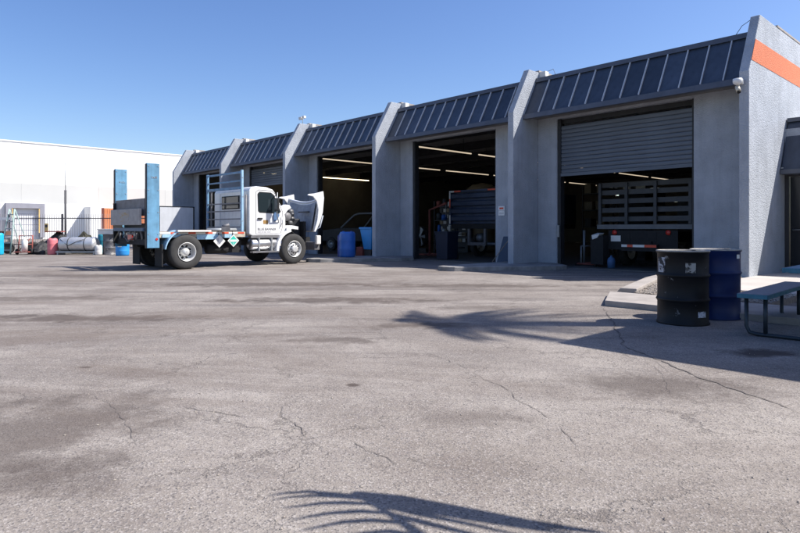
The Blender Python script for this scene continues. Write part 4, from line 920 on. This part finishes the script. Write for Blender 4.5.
part(MB().hexa([(-0.26, -0.26, 0.04), (0.26, -0.26, 0.04), (0.26, 0.26, 0.04), (-0.26, 0.26, 0.04), (-0.31, -0.3, 1.0), (0.31, -0.3, 1.0), (0.31, 0.3, 1.0), (-0.31, 0.3, 1.0)]), 'body', mat('navy_plastic', (0.008, 0.015, 0.035), 0.6), wb)
part(MB().box(-0.33, 0.33, -0.33, 0.34, 1.0, 1.05), 'lid', mat('navy_plastic', (0.015, 0.03, 0.07), 0.5), wb, bevel=0.01)
for x in (-0.22, 0.22): part(MB().lathe([(0.01, -0.03), (0.1, -0.03), (0.1, 0.03), (0.01, 0.03)], (x, 0.28, 0.11), axis='x', n=14), 'wheel', BLACK, wb)
tk = thing('tan_tank', 'rounded tan storage tank behind the navy trailer in bay two', 'tank', bl(-14.2, 8.5), BR)
part(MB().lathe([(0.9, 0.1), (0.95, 0.2), (0.95, 2.6), (0.85, 3.0), (0.5, 3.3), (0.02, 3.4)], n=28), 'shell', TAN, tk)
part(MB().tube([(0, -0.96, 0.4), (0, -1.05, 1.5), (0, -0.96, 2.7)], 0.04, 8), 'pipe', STEELTUBE, tk)
sh = thing('parts_shelf', 'dark steel parts shelf loaded with cans left of navy trailer', 'shelf', bl(-13.3, 5.0), BR)
for z in (0.3, 0.9, 1.5, 2.1): part(MB().box(-0.8, 0.6, 0, 0.5, z, z + 0.04), 'shelf_board', DARK_STEEL, sh)
for x in (-0.8, 0.56): part(MB().box(x, x + 0.04, 0, 0.04, 0.02, 2.4), 'upright', DARK_STEEL, sh)
random.seed(5)
for z in (0.34, 0.94, 1.54, 2.14):
    for i in range(4):
        x = -0.65 + i * 0.33 + random.uniform(-0.04, 0.04); r = random.uniform(0.07, 0.13); h = random.uniform(0.2, 0.42)
        m = random.choice([OFFWHITE, DARK_GREY, RUST, PLASTIC_BLUE, STEELTUBE])
        o = MB().lathe([(0.01, 0), (r, 0), (r, h * 0.85), (r * 0.6, h), (0.01, h)], n=12).build('can', m, None, loc=bl(-13.3 + x, 5.2, z), rotz=0)
        shelfw = {0.34: 'bottom', 0.94: 'second lowest', 1.54: 'second highest', 2.14: 'top'}[z]; colw = {'off_white_plastic': 'off white', 'dark_grey_paint': 'dark grey', 'rusty_red_steel': 'rusty red', 'blue_plastic': 'blue', 'galvanised_tube': 'silver'}[m.name]
        tag(o, colw + ' can on the ' + shelfw + ' board of the parts shelf, ' + ('leftmost', 'second from left', 'third from left', 'rightmost')[i], 'can', 'cans on the parts shelf')

# ------------------------------------------------------------------ bay three: drums, bin, vehicle behind
def plastic_drum(label, loc, m, h=0.92, r=0.29, group=None, lid=None):
    d = thing('plastic_drum', label, 'drum', loc, 0, group)
    part(MB().lathe([(r * 0.9, 0), (r * 0.97, 0.04), (r, 0.12), (r, h * 0.3), (r * 1.02, h * 0.33), (r, h * 0.36), (r, h * 0.64), (r * 1.02, h * 0.67), (r, h * 0.7), (r, h - 0.1), (r * 0.96, h - 0.04), (r * 0.88, h - 0.02), (r * 0.86, h), (0.02, h - 0.015)], n=26), 'shell', m, d)
    part(MB().lathe([(0.04, h - 0.01), (0.04, h + 0.02), (0.01, h + 0.02)], (r * 0.5, 0, 0), n=10).lathe([(0.04, h - 0.01), (0.04, h + 0.02), (0.01, h + 0.02)], (-r * 0.5, 0, 0), n=10), 'bung', m, d)
    return d
plastic_drum('bright blue plastic drum on the kerb in front of bay three', bl(-12.62, -1.05, 0.12), PLASTIC_BLUE)
plastic_drum('dark blue drum partly hidden behind the bright blue one, bay three', bl(-14.0, -0.1, 0.0), mat('deep_blue_plastic', (0.01, 0.04, 0.25), 0.5))
bn = thing('blue_bin', 'light blue open bin leaning by the fin at bay three', 'bin', bl(-13.12, 0.5, 0.35), BR)
part(MB().hexa([(-0.22, -0.2, 0), (0.22, -0.2, 0), (0.22, 0.2, 0), (-0.22, 0.2, 0), (-0.36, -0.28, 0.8), (0.36, -0.28, 0.8), (0.36, 0.28, 0.8), (-0.36, 0.28, 0.8)]), 'body', PLASTIC_SKY, bn, bevel=0.03)
part(MB().box(-0.38, 0.38, -0.31, 0.31, 0.78, 0.86), 'rim', PLASTIC_SKY, bn, bevel=0.02)
part(MB().box(-0.2, 0.2, -0.18, 0.18, -0.35, -0.0), 'stand', DARK_STEEL, bn)
rc = MB().box(-0.2, 0.2, -0.2, 0.2, 0, 0.42).build('red_fuel_can', RUST, None, loc=bl(-13.75, 0.6, 0.01), rotz=BR, bevel=0.03); tag(rc, 'dark red can on the floor under the light blue bin', 'can')
pk = thing('pickup_truck', 'dark pickup body with open window frame parked deep in bay three', 'pickup', bl(-19.3, 4.6), BR + R(8))
part(MB().prism([(-2.6, 0.5), (-2.6, 1.05), (-1.0, 1.2), (2.4, 1.2), (2.4, 0.5)], 'y', 0, 1.8), 'body', DARK_STEEL, pk, bevel=0.04)
for y in (0.02, 1.78):
    part(MB().tube([(-1.0, y, 1.2), (-0.2, y + (0.15 if y < 1 else -0.15), 1.85), (0.1, y + (0.18 if y < 1 else -0.18), 1.93), (1.0, y + (0.18 if y < 1 else -0.18), 1.93), (1.35, y + (0.1 if y < 1 else -0.1), 1.6), (1.4, y, 1.2)], 0.05, 8), 'window_frame', mat('grey_frame', (0.22, 0.25, 0.28), 0.5), pk)
part(MB().box(0.0, 1.05, 0.25, 1.55, 1.9, 1.97), 'roof', DARK_STEEL, pk, bevel=0.02)
for x in (-1.7, 1.6): wheel(pk, x, 0.05, 0.36, 0.22, -1, hub=False); wheel(pk, x, 1.75, 0.36, 0.22, 1, hub=False)
pc = thing('pipe_stand', 'thin upright pipe stand inside bay three by the blue bin', 'stand', bl(-15.2, 3.4), BR)
part(MB().tube([(0, 0, 0.02), (0, 0, 1.9)], 0.03, 6), 'pole', STEELTUBE, pc); part(MB().box(-0.25, 0.25, -0.2, 0.2, 0.02, 0.06), 'base', DARK_STEEL, pc)
wbn = thing('work_bench', 'cluttered dark work bench against the far beige wall', 'work bench', bl(-30.0, 9.0), BR)
part(MB().box(-0.4, 0.5, 0, 4.5, 0.9, 0.98), 'bench_top', WOOD, wbn); part(MB().box(-0.35, 0.45, 0.1, 4.4, 0.1, 0.88), 'cabinet', DARK_STEEL, wbn)

# ------------------------------------------------------------------ screen wall and fence on the left
scw = thing('screen_wall', 'free standing grey panel wall with dark frame behind the truck deck', 'wall', bl(-28.0, -1.98), BR)
part(MB().box(-0.06, 0.06, 0, 1.85, 0.05, 2.34), 'wall_panel', mat('pale_grey_panel', (0.6, 0.62, 0.65), 0.7, var=0.12, streak=0.12), scw)
part(MB().box(-0.07, 0.07, -0.06, 0, 0, 2.39).box(-0.07, 0.07, 1.85, 1.93, 0, 2.39).box(-0.07, 0.07, 0, 1.85, 2.343, 2.39), 'frame', DARK_STEEL, scw)
p0 = Vector((-31.0, 33.0, 0)); p1 = Vector((-14.05, 33.9, 0)); L_ = (p1 - p0).length; ang = math.atan2(p1.y - p0.y, p1.x - p0.x)
fe = thing('yard_fence', 'dark steel picket fence closing the yard before the white warehouse', 'fence', p0, ang)
pkm = MB().box(-0.009, 0.009, -0.009, 0.009, 0.08, 1.95).add([(-0.011, -0.011, 1.95), (0.011, -0.011, 1.95), (0.011, 0.011, 1.95), (-0.011, 0.011, 1.95), (0, 0, 2.02)], [(0, 1, 4), (1, 2, 4), (2, 3, 4), (3, 0, 4)]).mesh('picket', FENCE_L)
nP = int(L_ / 0.127)
for i in range(nP):
    o = bpy.data.objects.new('picket', pkm); COL.objects.link(o); o.parent = fe; o.location = (i * 0.127 + 0.05, 0, 0)
for z in (0.25, 1.72): part(MB().box(0, L_, -0.02, 0.02, z, z + 0.05), 'rail', FENCE, fe)
for i in range(7): part(MB().box(i * 2.9 + 0.3, i * 2.9 + 0.37, -0.035, 0.035, 0, 2.0), 'post', FENCE, fe)
pole = thing('lamp_pole', 'thin tall dark pole with whip aerial rising behind the silver tank', 'pole', at_depth(65.5, 32.4))
part(MB().tube([(0, 0, 0), (0, 0, 3.25)], 0.06, 8), 'mast', FENCE, pole); part(MB().tube([(0, 0, 3.25), (0, 0, 4.75)], 0.018, 6), 'aerial', STEELTUBE, pole)

# ------------------------------------------------------------------ clutter along the fence
Zc = 26.6
def C(px, z=Zc): return at_depth(px, z)
plastic_drum('cyan plastic drum at the left edge of the photo', C(-1.5, 26.2), CYAN, h=0.95, r=0.2)
ld = thing('step_ladder', 'pale green fibreglass step ladder standing open before the dock door', 'ladder', C(12, 27), R(-12))
for x in (-0.2, 0.2):
    part(MB().box(x * 1.2 - 0.03, x * 1.2 + 0.03, -0.35, -0.30, 0.0, 0.05).tube([(x * 1.3, -0.35, 0.02), (x * 0.7, 0.0, 2.05)], 0.032, 6), 'rail', mat('mint_fibreglass', (0.3, 0.4, 0.37), 0.7), ld)
    part(MB().tube([(x * 1.3 + 0.25, 0.5, 0.02), (x * 0.7, 0.04, 2.0)], 0.022, 6), 'rear_rail', mat('mint_fibreglass', (0.3, 0.4, 0.37), 0.7), ld)
for i in range(6):
    t = (i + 0.6) / 6.4; part(MB().box(-0.26 + 0.12 * t, 0.26 - 0.12 * t, -0.37 + 0.34 * t, -0.28 + 0.33 * t, 2.05 * t - 0.02, 2.05 * t + 0.02), 'step', STEELTUBE, ld)
hc = thing('welding_cart', 'rusty red tube cart with wheels parked before the fence', 'cart', C(25, 26.6), R(5))
part(MB().tube([(-0.3, 0, 0.1), (-0.28, 0.1, 0.85), (0.28, 0.1, 0.85), (0.3, 0, 0.1)], 0.028, 8), 'frame', RUST, hc)
part(MB().tube([(-0.28, 0, 0.45), (0.28, 0, 0.45)], 0.024, 6).tube([(-0.3, 0, 0.12), (0.25, 0, 0.75)], 0.02, 6), 'brace', RUST, hc)
part(MB().box(-0.3, 0.3, -0.35, 0.05, 0.1, 0.14), 'tray', RUST, hc)
part(MB().lathe([(0.02, 0.15), (0.12, 0.16), (0.12, 0.6), (0.05, 0.7), (0.03, 0.78)], (0.05, -0.12, 0), n=14), 'gas_bottle', OFFWHITE, hc)
for x in (-0.33, 0.33): part(MB().lathe([(0.02, -0.03), (0.13, -0.03), (0.13, 0.03), (0.02, 0.03)], (x, 0, 0.13), axis='x', n=16), 'wheel', BLACK, hc)
d = plastic_drum('faded pinkish red drum between dark tarp and silver tank', C(52.5, 26.4), PINK, h=0.72, r=0.2)
rp = MB().box(-0.35, 0.35, -0.2, 0.2, 0, 0.05).build('drum_cover', RUST, None, loc=C(55, 27.2) + Vector((0, 0, 1.0)), rotz=0.1); tag(rp, 'flat rusty red lid resting on the dark tyre heap', 'lid')
# tarp heaps
def heap(name, label, cat, c, rx, ry, h, m, seed=0):
    random.seed(seed); n, k = 18, 6; vs = []
    for j in range(k):
        t = j / (k - 1)
        for i in range(n):
            a = 2 * math.pi * i / n; rr = (1 - t ** 2.2) * random.uniform(0.8, 1.15) + 0.02
            vs.append((math.cos(a) * rx * rr, math.sin(a) * ry * rr, h * t * random.uniform(0.85, 1.05) if j else 0))
    fs = [(j * n + i, j * n + (i + 1) % n, (j + 1) * n + (i + 1) % n, (j + 1) * n + i) for j in range(k - 1) for i in range(n)]
    fs.append(tuple((k - 1) * n + i for i in range(n)))
    o = MB().add(vs, fs).build(name, m, None, loc=c); tag(o, label, cat); return o
heap('tarp_heap', 'low black tarp heap slumped left of the faded red drum', 'tarp', C(43, 27.0), 0.55, 0.5, 0.62, TARP, 1)
heap('tarp_heap', 'black tarp bulging between red drum and silver tank', 'tarp', C(58, 27.4), 0.75, 0.6, 1.05, TARP, 2)
heap('tarp_heap', 'dark camouflage heap behind right end of the silver tank', 'tarp', C(84, 27.7), 0.75, 0.5, 1.02, mat('dark_camo', (0.08, 0.075, 0.05), 0.9, var=0.7, vscale=8), 3)
# silver tank on a stand
ta = thing('silver_tank', 'horizontal silver cylinder tank with straps on a low steel stand', 'tank', C(79, 26.4), R(-4))
hl = 0.78
part(MB().lathe([(0.02, -hl - 0.09), (0.2, -hl - 0.06), (0.3, -hl), (0.31, -hl + 0.03), (0.31, hl - 0.03), (0.3, hl), (0.2, hl + 0.06), (0.02, hl + 0.09)], (0, 0, 0.47), axis='x', n=30), 'shell', mat('dull_silver', (0.66, 0.66, 0.66), 0.38, metal=0.55, var=0.25, vscale=4), ta)
for x in (-0.35, 0.4): part(MB().lathe([(0.312, -0.02), (0.318, -0.02), (0.318, 0.02), (0.312, 0.02)], (x, 0, 0.47), axis='x', n=30), 'strap', DARK_GREY, ta)
part(MB().tube([(-0.7, -0.25, 0.68), (-0.3, -0.33, 0.4), (0.1, -0.31, 0.6), (0.38, -0.27, 0.68)], 0.012, 6), 'hose', BLACK, ta)
part(MB().box(-0.9, 0.9, -0.28, -0.22, 0.1, 0.16).box(-0.9, 0.9, 0.22, 0.28, 0.1, 0.16), 'stand_rail', STEELTUBE, ta)
for x in (-0.85, 0.8):
    part(MB().box(x, x + 0.05, -0.26, 0.26, 0.0, 0.18), 'stand_leg', STEELTUBE, ta)
plastic_drum('small white bucket drum right of the silver tank', C(98.5, 26.2), OFFWHITE, h=0.42, r=0.155)
plastic_drum('teal blue drum behind the white bucket and grey drum', C(102.5, 27.4), mat('teal_plastic', (0.02, 0.22, 0.3), 0.5), h=0.9, r=0.2)
drum('oil_drum', 'grey black steel drum under the white box, left of blue drum', C(109.5, 26.5), mat('grey_drum_paint', (0.09, 0.09, 0.1), 0.5, wear=(0.25, 0.24, 0.22), wear_amt=0.4, wscale=6), DARK_STEEL, h=0.9, r=0.27, group='steel drums by the fence')
wx = thing('white_crate', 'white shallow plastic crate resting on the grey drum', 'crate', C(109, 26.5) + Vector((0, 0, 0.905)))
part(MB().box(-0.38, 0.38, -0.25, 0.25, 0.0, 0.2), 'body', OFFWHITE, wx, bevel=0.02); part(MB().box(-0.41, 0.41, -0.28, 0.28, 0.2, 0.24), 'rim', OFFWHITE, wx, bevel=0.01)
bdm = plastic_drum('bright blue plastic drum with white sticker behind the truck tail', C(122.5, 25.4), PLASTIC_SKY, h=0.62, r=0.27)
part(MB().box(-0.08, 0.08, -0.279, -0.272, 0.38, 0.52), 'sticker', WHITET, bdm)
sf = thing('steel_shelf', 'low steel rack with brown boxes at far left of the fence', 'rack', C(0, 28.5), 0)
part(MB().box(-0.6, 0.75, -0.3, 0.3, 0.72, 0.78), 'rack_top', OFFWHITE, sf); part(MB().box(-0.6, 0.6, -0.3, 0.3, 0.3, 0.34), 'rack_board', STEELTUBE, sf)
for x in (-0.58, 0.7): part(MB().box(x, x + 0.04, -0.3, -0.26, 0, 0.72), 'rack_leg', STEELTUBE, sf)
bx = MB().box(-0.3, 0.25, -0.2, 0.2, 0, 0.26).build('brown_box', mat('brown_box', (0.12, 0.06, 0.04), 0.8, var=0.4), None, loc=C(3, 28.5) + Vector((0, 0, 0.78)), bevel=0.02); tag(bx, 'brown box sitting on the white topped rack', 'box')
wbm = MB().box(-0.75, 0.75, -0.05, 0.05, 0, 0.13).build('barrier_board', WHITE, None, loc=C(-2, 31.5) + Vector((0, 0, 1.62))); tag(wbm, 'white horizontal board fixed to the fence at the left edge', 'board')
random.seed(9)
for i, (px, lab, m) in enumerate(((8, 'small grey tyre on the ground under the step ladder', TYRE), (33, 'black tyre lying against the rusty cart', TYRE))):
    o = MB().lathe([(0.14, -0.08), (0.24, -0.09), (0.28, -0.04), (0.28, 0.04), (0.24, 0.09), (0.14, 0.08)], (0, 0, 0.28), axis='y', n=20).build('tyre', m, None, loc=C(px, 27.4), rotz=0.2); tag(o, lab, 'tyre')
ys = thing('yellow_sign', 'small faded yellow sign hanging on the fence pickets', 'sign', at_depth(46.5, 32.95) + Vector((0, 0, 0.95)))
part(MB().box(-0.1, 0.1, -0.02, 0, 0, 0.5), 'sign_board', YELLOW, ys); part(MB().box(-0.07, 0.07, -0.026, -0.022, 0.28, 0.42), 'black_print', BLACKTXT, ys)

# ------------------------------------------------------------------ white warehouse beyond the fence (local x along n, y away)
WA = thing('white_warehouse', 'long white warehouse with pale grey band and loading docks beyond the fence', 'building', (-43.7, 65, 0), math.atan2(0.679, 0.734))
part(MB().box(-60, 34, 0, 40, 0, 4.09), 'lower_wall', WHITE_WALL, WA)
part(MB().box(-60, 34, 0.0, 40, 4.09, 6.22), 'band', PALE_WALL, WA)
part(MB().box(-60, 34, 0.0, 40, 6.22, 10.8), 'upper_wall', WHITE_WALL, WA)
part(MB().box(-60, 34, -0.08, 0.3, 10.8, 10.95), 'coping', WHITE_WALL, WA)
for x in range(-54, 34, 8): part(MB().box(x, x + 0.03, -0.012, -0.002, 0, 10.8), 'joint_cover', PALE_WALL, WA)
for (xa, xb) in ((0.45, 4.2), (-4.5, -0.05)):
    ds = part(MB().box(xa, xa + 0.55, -0.55, -0.01, 0.2, 4.0).box(xb - 0.5, xb, -0.55, -0.01, 0.2, 4.0).box(xa + 0.55, xb - 0.5, -0.55, -0.01, 3.45, 4.0), 'dock_shelter', GREY_SHELTER, WA)
    part(MB().box(xa + 0.57, xa + 0.67, -0.6, -0.56, 0.7, 3.4).box(xb - 0.62, xb - 0.52, -0.6, -0.56, 0.7, 3.4), 'guide_strip', YELLOW, ds)
    dd = part(MB().box(xa + 0.55, xb - 0.5, -0.06, -0.01, 0.4, 3.45), 'dock_door', DOOR_BLUE, WA)
    for i in range(1, 5): part(MB().box(xa + 0.56, xb - 0.51, -0.075, -0.062, 0.4 + i * 0.6, 0.44 + i * 0.6), 'door_panel_joint', GREY_SHELTER, dd)
oc = thing('orange_container', 'orange shipping container beside white warehouse wall, seen behind truck tail', 'container', bl(0, 0), 0)
oc.location = (-43.7 + 0.734 * 9.6 + 0.679 * 2.2, 65 + 0.679 * 9.6 - 0.734 * 2.2, 0); oc.rotation_euler = (0, 0, math.atan2(0.679, 0.734))
part(MB().box(0, 6.0, 0.0, 2.0, 0.1, 3.6), 'body', ORANGE_DOOR, oc)
for i in range(20): part(MB().box(0.45 + i * 0.27, 0.59 + i * 0.27, -0.04, -0.002, 0.2, 3.5), 'corrugation', ORANGE_DOOR, oc)
part(MB().box(-0.02, 0.35, -0.06, -0.003, 0.1, 3.62), 'corner_post', mat('dark_red_post', (0.12, 0.03, 0.02), 0.7), oc)
part(MB().box(-1.2, -0.03, -0.3, 2.2, 0.0, 3.75), 'white_pier', WHITE_WALL, oc)

# ------------------------------------------------------------------ more shop clutter in the dark bays
def clutter(name, label, cat, x, v, z=0.02): return thing(name, label, cat, bl(x, v, z), BR)
t = clutter('storage_rack', 'tall steel storage rack with pale cartons behind the stake truck', 'rack', -9.2, 12.0)
for z in (0.4, 1.2, 2.0, 2.8): part(MB().box(-1.6, 1.6, 0, 0.7, z, z + 0.05), 'rack_board', DARK_STEEL, t)
for x in (-1.6, 0, 1.55): part(MB().box(x, x + 0.05, 0, 0.05, 0, 3.2), 'upright', DARK_STEEL, t)
random.seed(21)
for z, zw in ((1.25, 'second lowest'), (2.05, 'second highest'), (2.85, 'top')):
    for i in range(5):
        w = random.uniform(0.3, 0.5); x = -9.2 - 1.35 + i * 0.66
        o = MB().box(-w / 2, w / 2, 0, 0.5, 0, random.uniform(0.2, 0.5)).build('carton', random.choice([OFFWHITE, WOOD, DARK_GREY, TAN]), None, loc=bl(x, 12.1, z + 0.003), rotz=BR, bevel=0.01)
        tag(o, 'carton on the ' + zw + ' board of the tall rack, ' + ('far left', 'left of middle', 'in the middle', 'right of middle', 'far right')[i], 'carton', 'cartons on the storage rack')
t = clutter('engine_hoist', 'dark folding engine hoist standing left inside bay two', 'hoist', -12.6, 3.2)
part(MB().tube([(0, 0, 0.1), (0, 0, 1.9), (0.9, 0, 2.15)], 0.05, 8), 'boom', RUST, t); part(MB().tube([(-0.4, -0.3, 0.08), (1.0, -0.3, 0.08)], 0.04, 8), 'leg', RUST, t); part(MB().tube([(-0.4, 0.3, 0.08), (1.0, 0.3, 0.08)], 0.04, 8), 'leg', RUST, t)
part(MB().tube([(0.9, 0, 2.13), (0.9, 0, 1.6)], 0.012, 6), 'chain', STEELTUBE, t)
t = clutter('shop_fan', 'round grey drum fan standing deep behind the navy trailer', 'fan', -16.0, 6.0)
part(MB().lathe([(0.5, -0.15), (0.52, 0), (0.5, 0.15)], (0, 0, 0.75), axis='y', n=24, caps=False), 'shroud', DARK_GREY, t); part(MB().box(-0.5, 0.5, -0.1, 0.1, 0.0, 0.2), 'stand', DARK_STEEL, t)
for a in range(5):
    c_, s_ = math.cos(a * 1.257), math.sin(a * 1.257); part(MB().hexa([(0, -0.02, 0.75), (c_ * 0.45 - s_ * 0.1, -0.03, 0.75 + s_ * 0.45 + c_ * 0.1), (c_ * 0.45 + s_ * 0.1, 0.03, 0.75 + s_ * 0.45 - c_ * 0.1), (0.03, 0.02, 0.75), (0, 0.0, 0.78), (c_ * 0.45 - s_ * 0.1, -0.02, 0.76 + s_ * 0.45 + c_ * 0.1), (c_ * 0.45 + s_ * 0.1, 0.04, 0.76 + s_ * 0.45 - c_ * 0.1), (0.03, 0.03, 0.78)]), 'blade', STEELTUBE, t)
t = clutter('parts_bins', 'grey cabinet with rows of small pale bins, bay two left', 'cabinet', -14.9, 7.2)
part(MB().box(-0.9, 0.9, 0, 0.5, 0, 2.3), 'cabinet_body', DARK_GREY, t)
for r_ in range(6):
    for c_ in range(7): part(MB().box(-0.84 + c_ * 0.245, -0.64 + c_ * 0.245, -0.09, -0.003, 0.5 + r_ * 0.29, 0.66 + r_ * 0.29), 'bin_drawer', (OFFWHITE, TAN, STEELTUBE, DARK_GREY)[(r_ * 3 + c_ * 5) % 4], t)
t = clutter('rolling_stool', 'small round stool near the rusty jack in bay one', 'stool', -4.95, 3.3)
part(MB().lathe([(0.02, 0.4), (0.18, 0.4), (0.2, 0.44), (0.18, 0.48), (0.02, 0.48)], n=18), 'seat', RUST, t); part(MB().tube([(0, 0, 0.04), (0, 0, 0.4)], 0.025, 8).tube([(-0.2, 0, 0.05), (0.2, 0, 0.05)], 0.02, 6).tube([(0, -0.2, 0.05), (0, 0.2, 0.05)], 0.02, 6), 'base', STEELTUBE, t)
t = clutter('leaning_ladder', 'aluminium ladder leaning on the wall beside the far work bench', 'ladder', -29.6, 6.6)
for y in (0, 0.4): part(MB().tube([(0.6, y, 0), (-1.0, y, 3.6)], 0.03, 6), 'rail', STEELTUBE, t)
for i in range(9): part(MB().tube([(0.6 - 0.16 * (i + 1), 0, 0.36 * (i + 1)), (0.6 - 0.16 * (i + 1), 0.4, 0.36 * (i + 1))], 0.018, 6), 'rung', STEELTUBE, t)
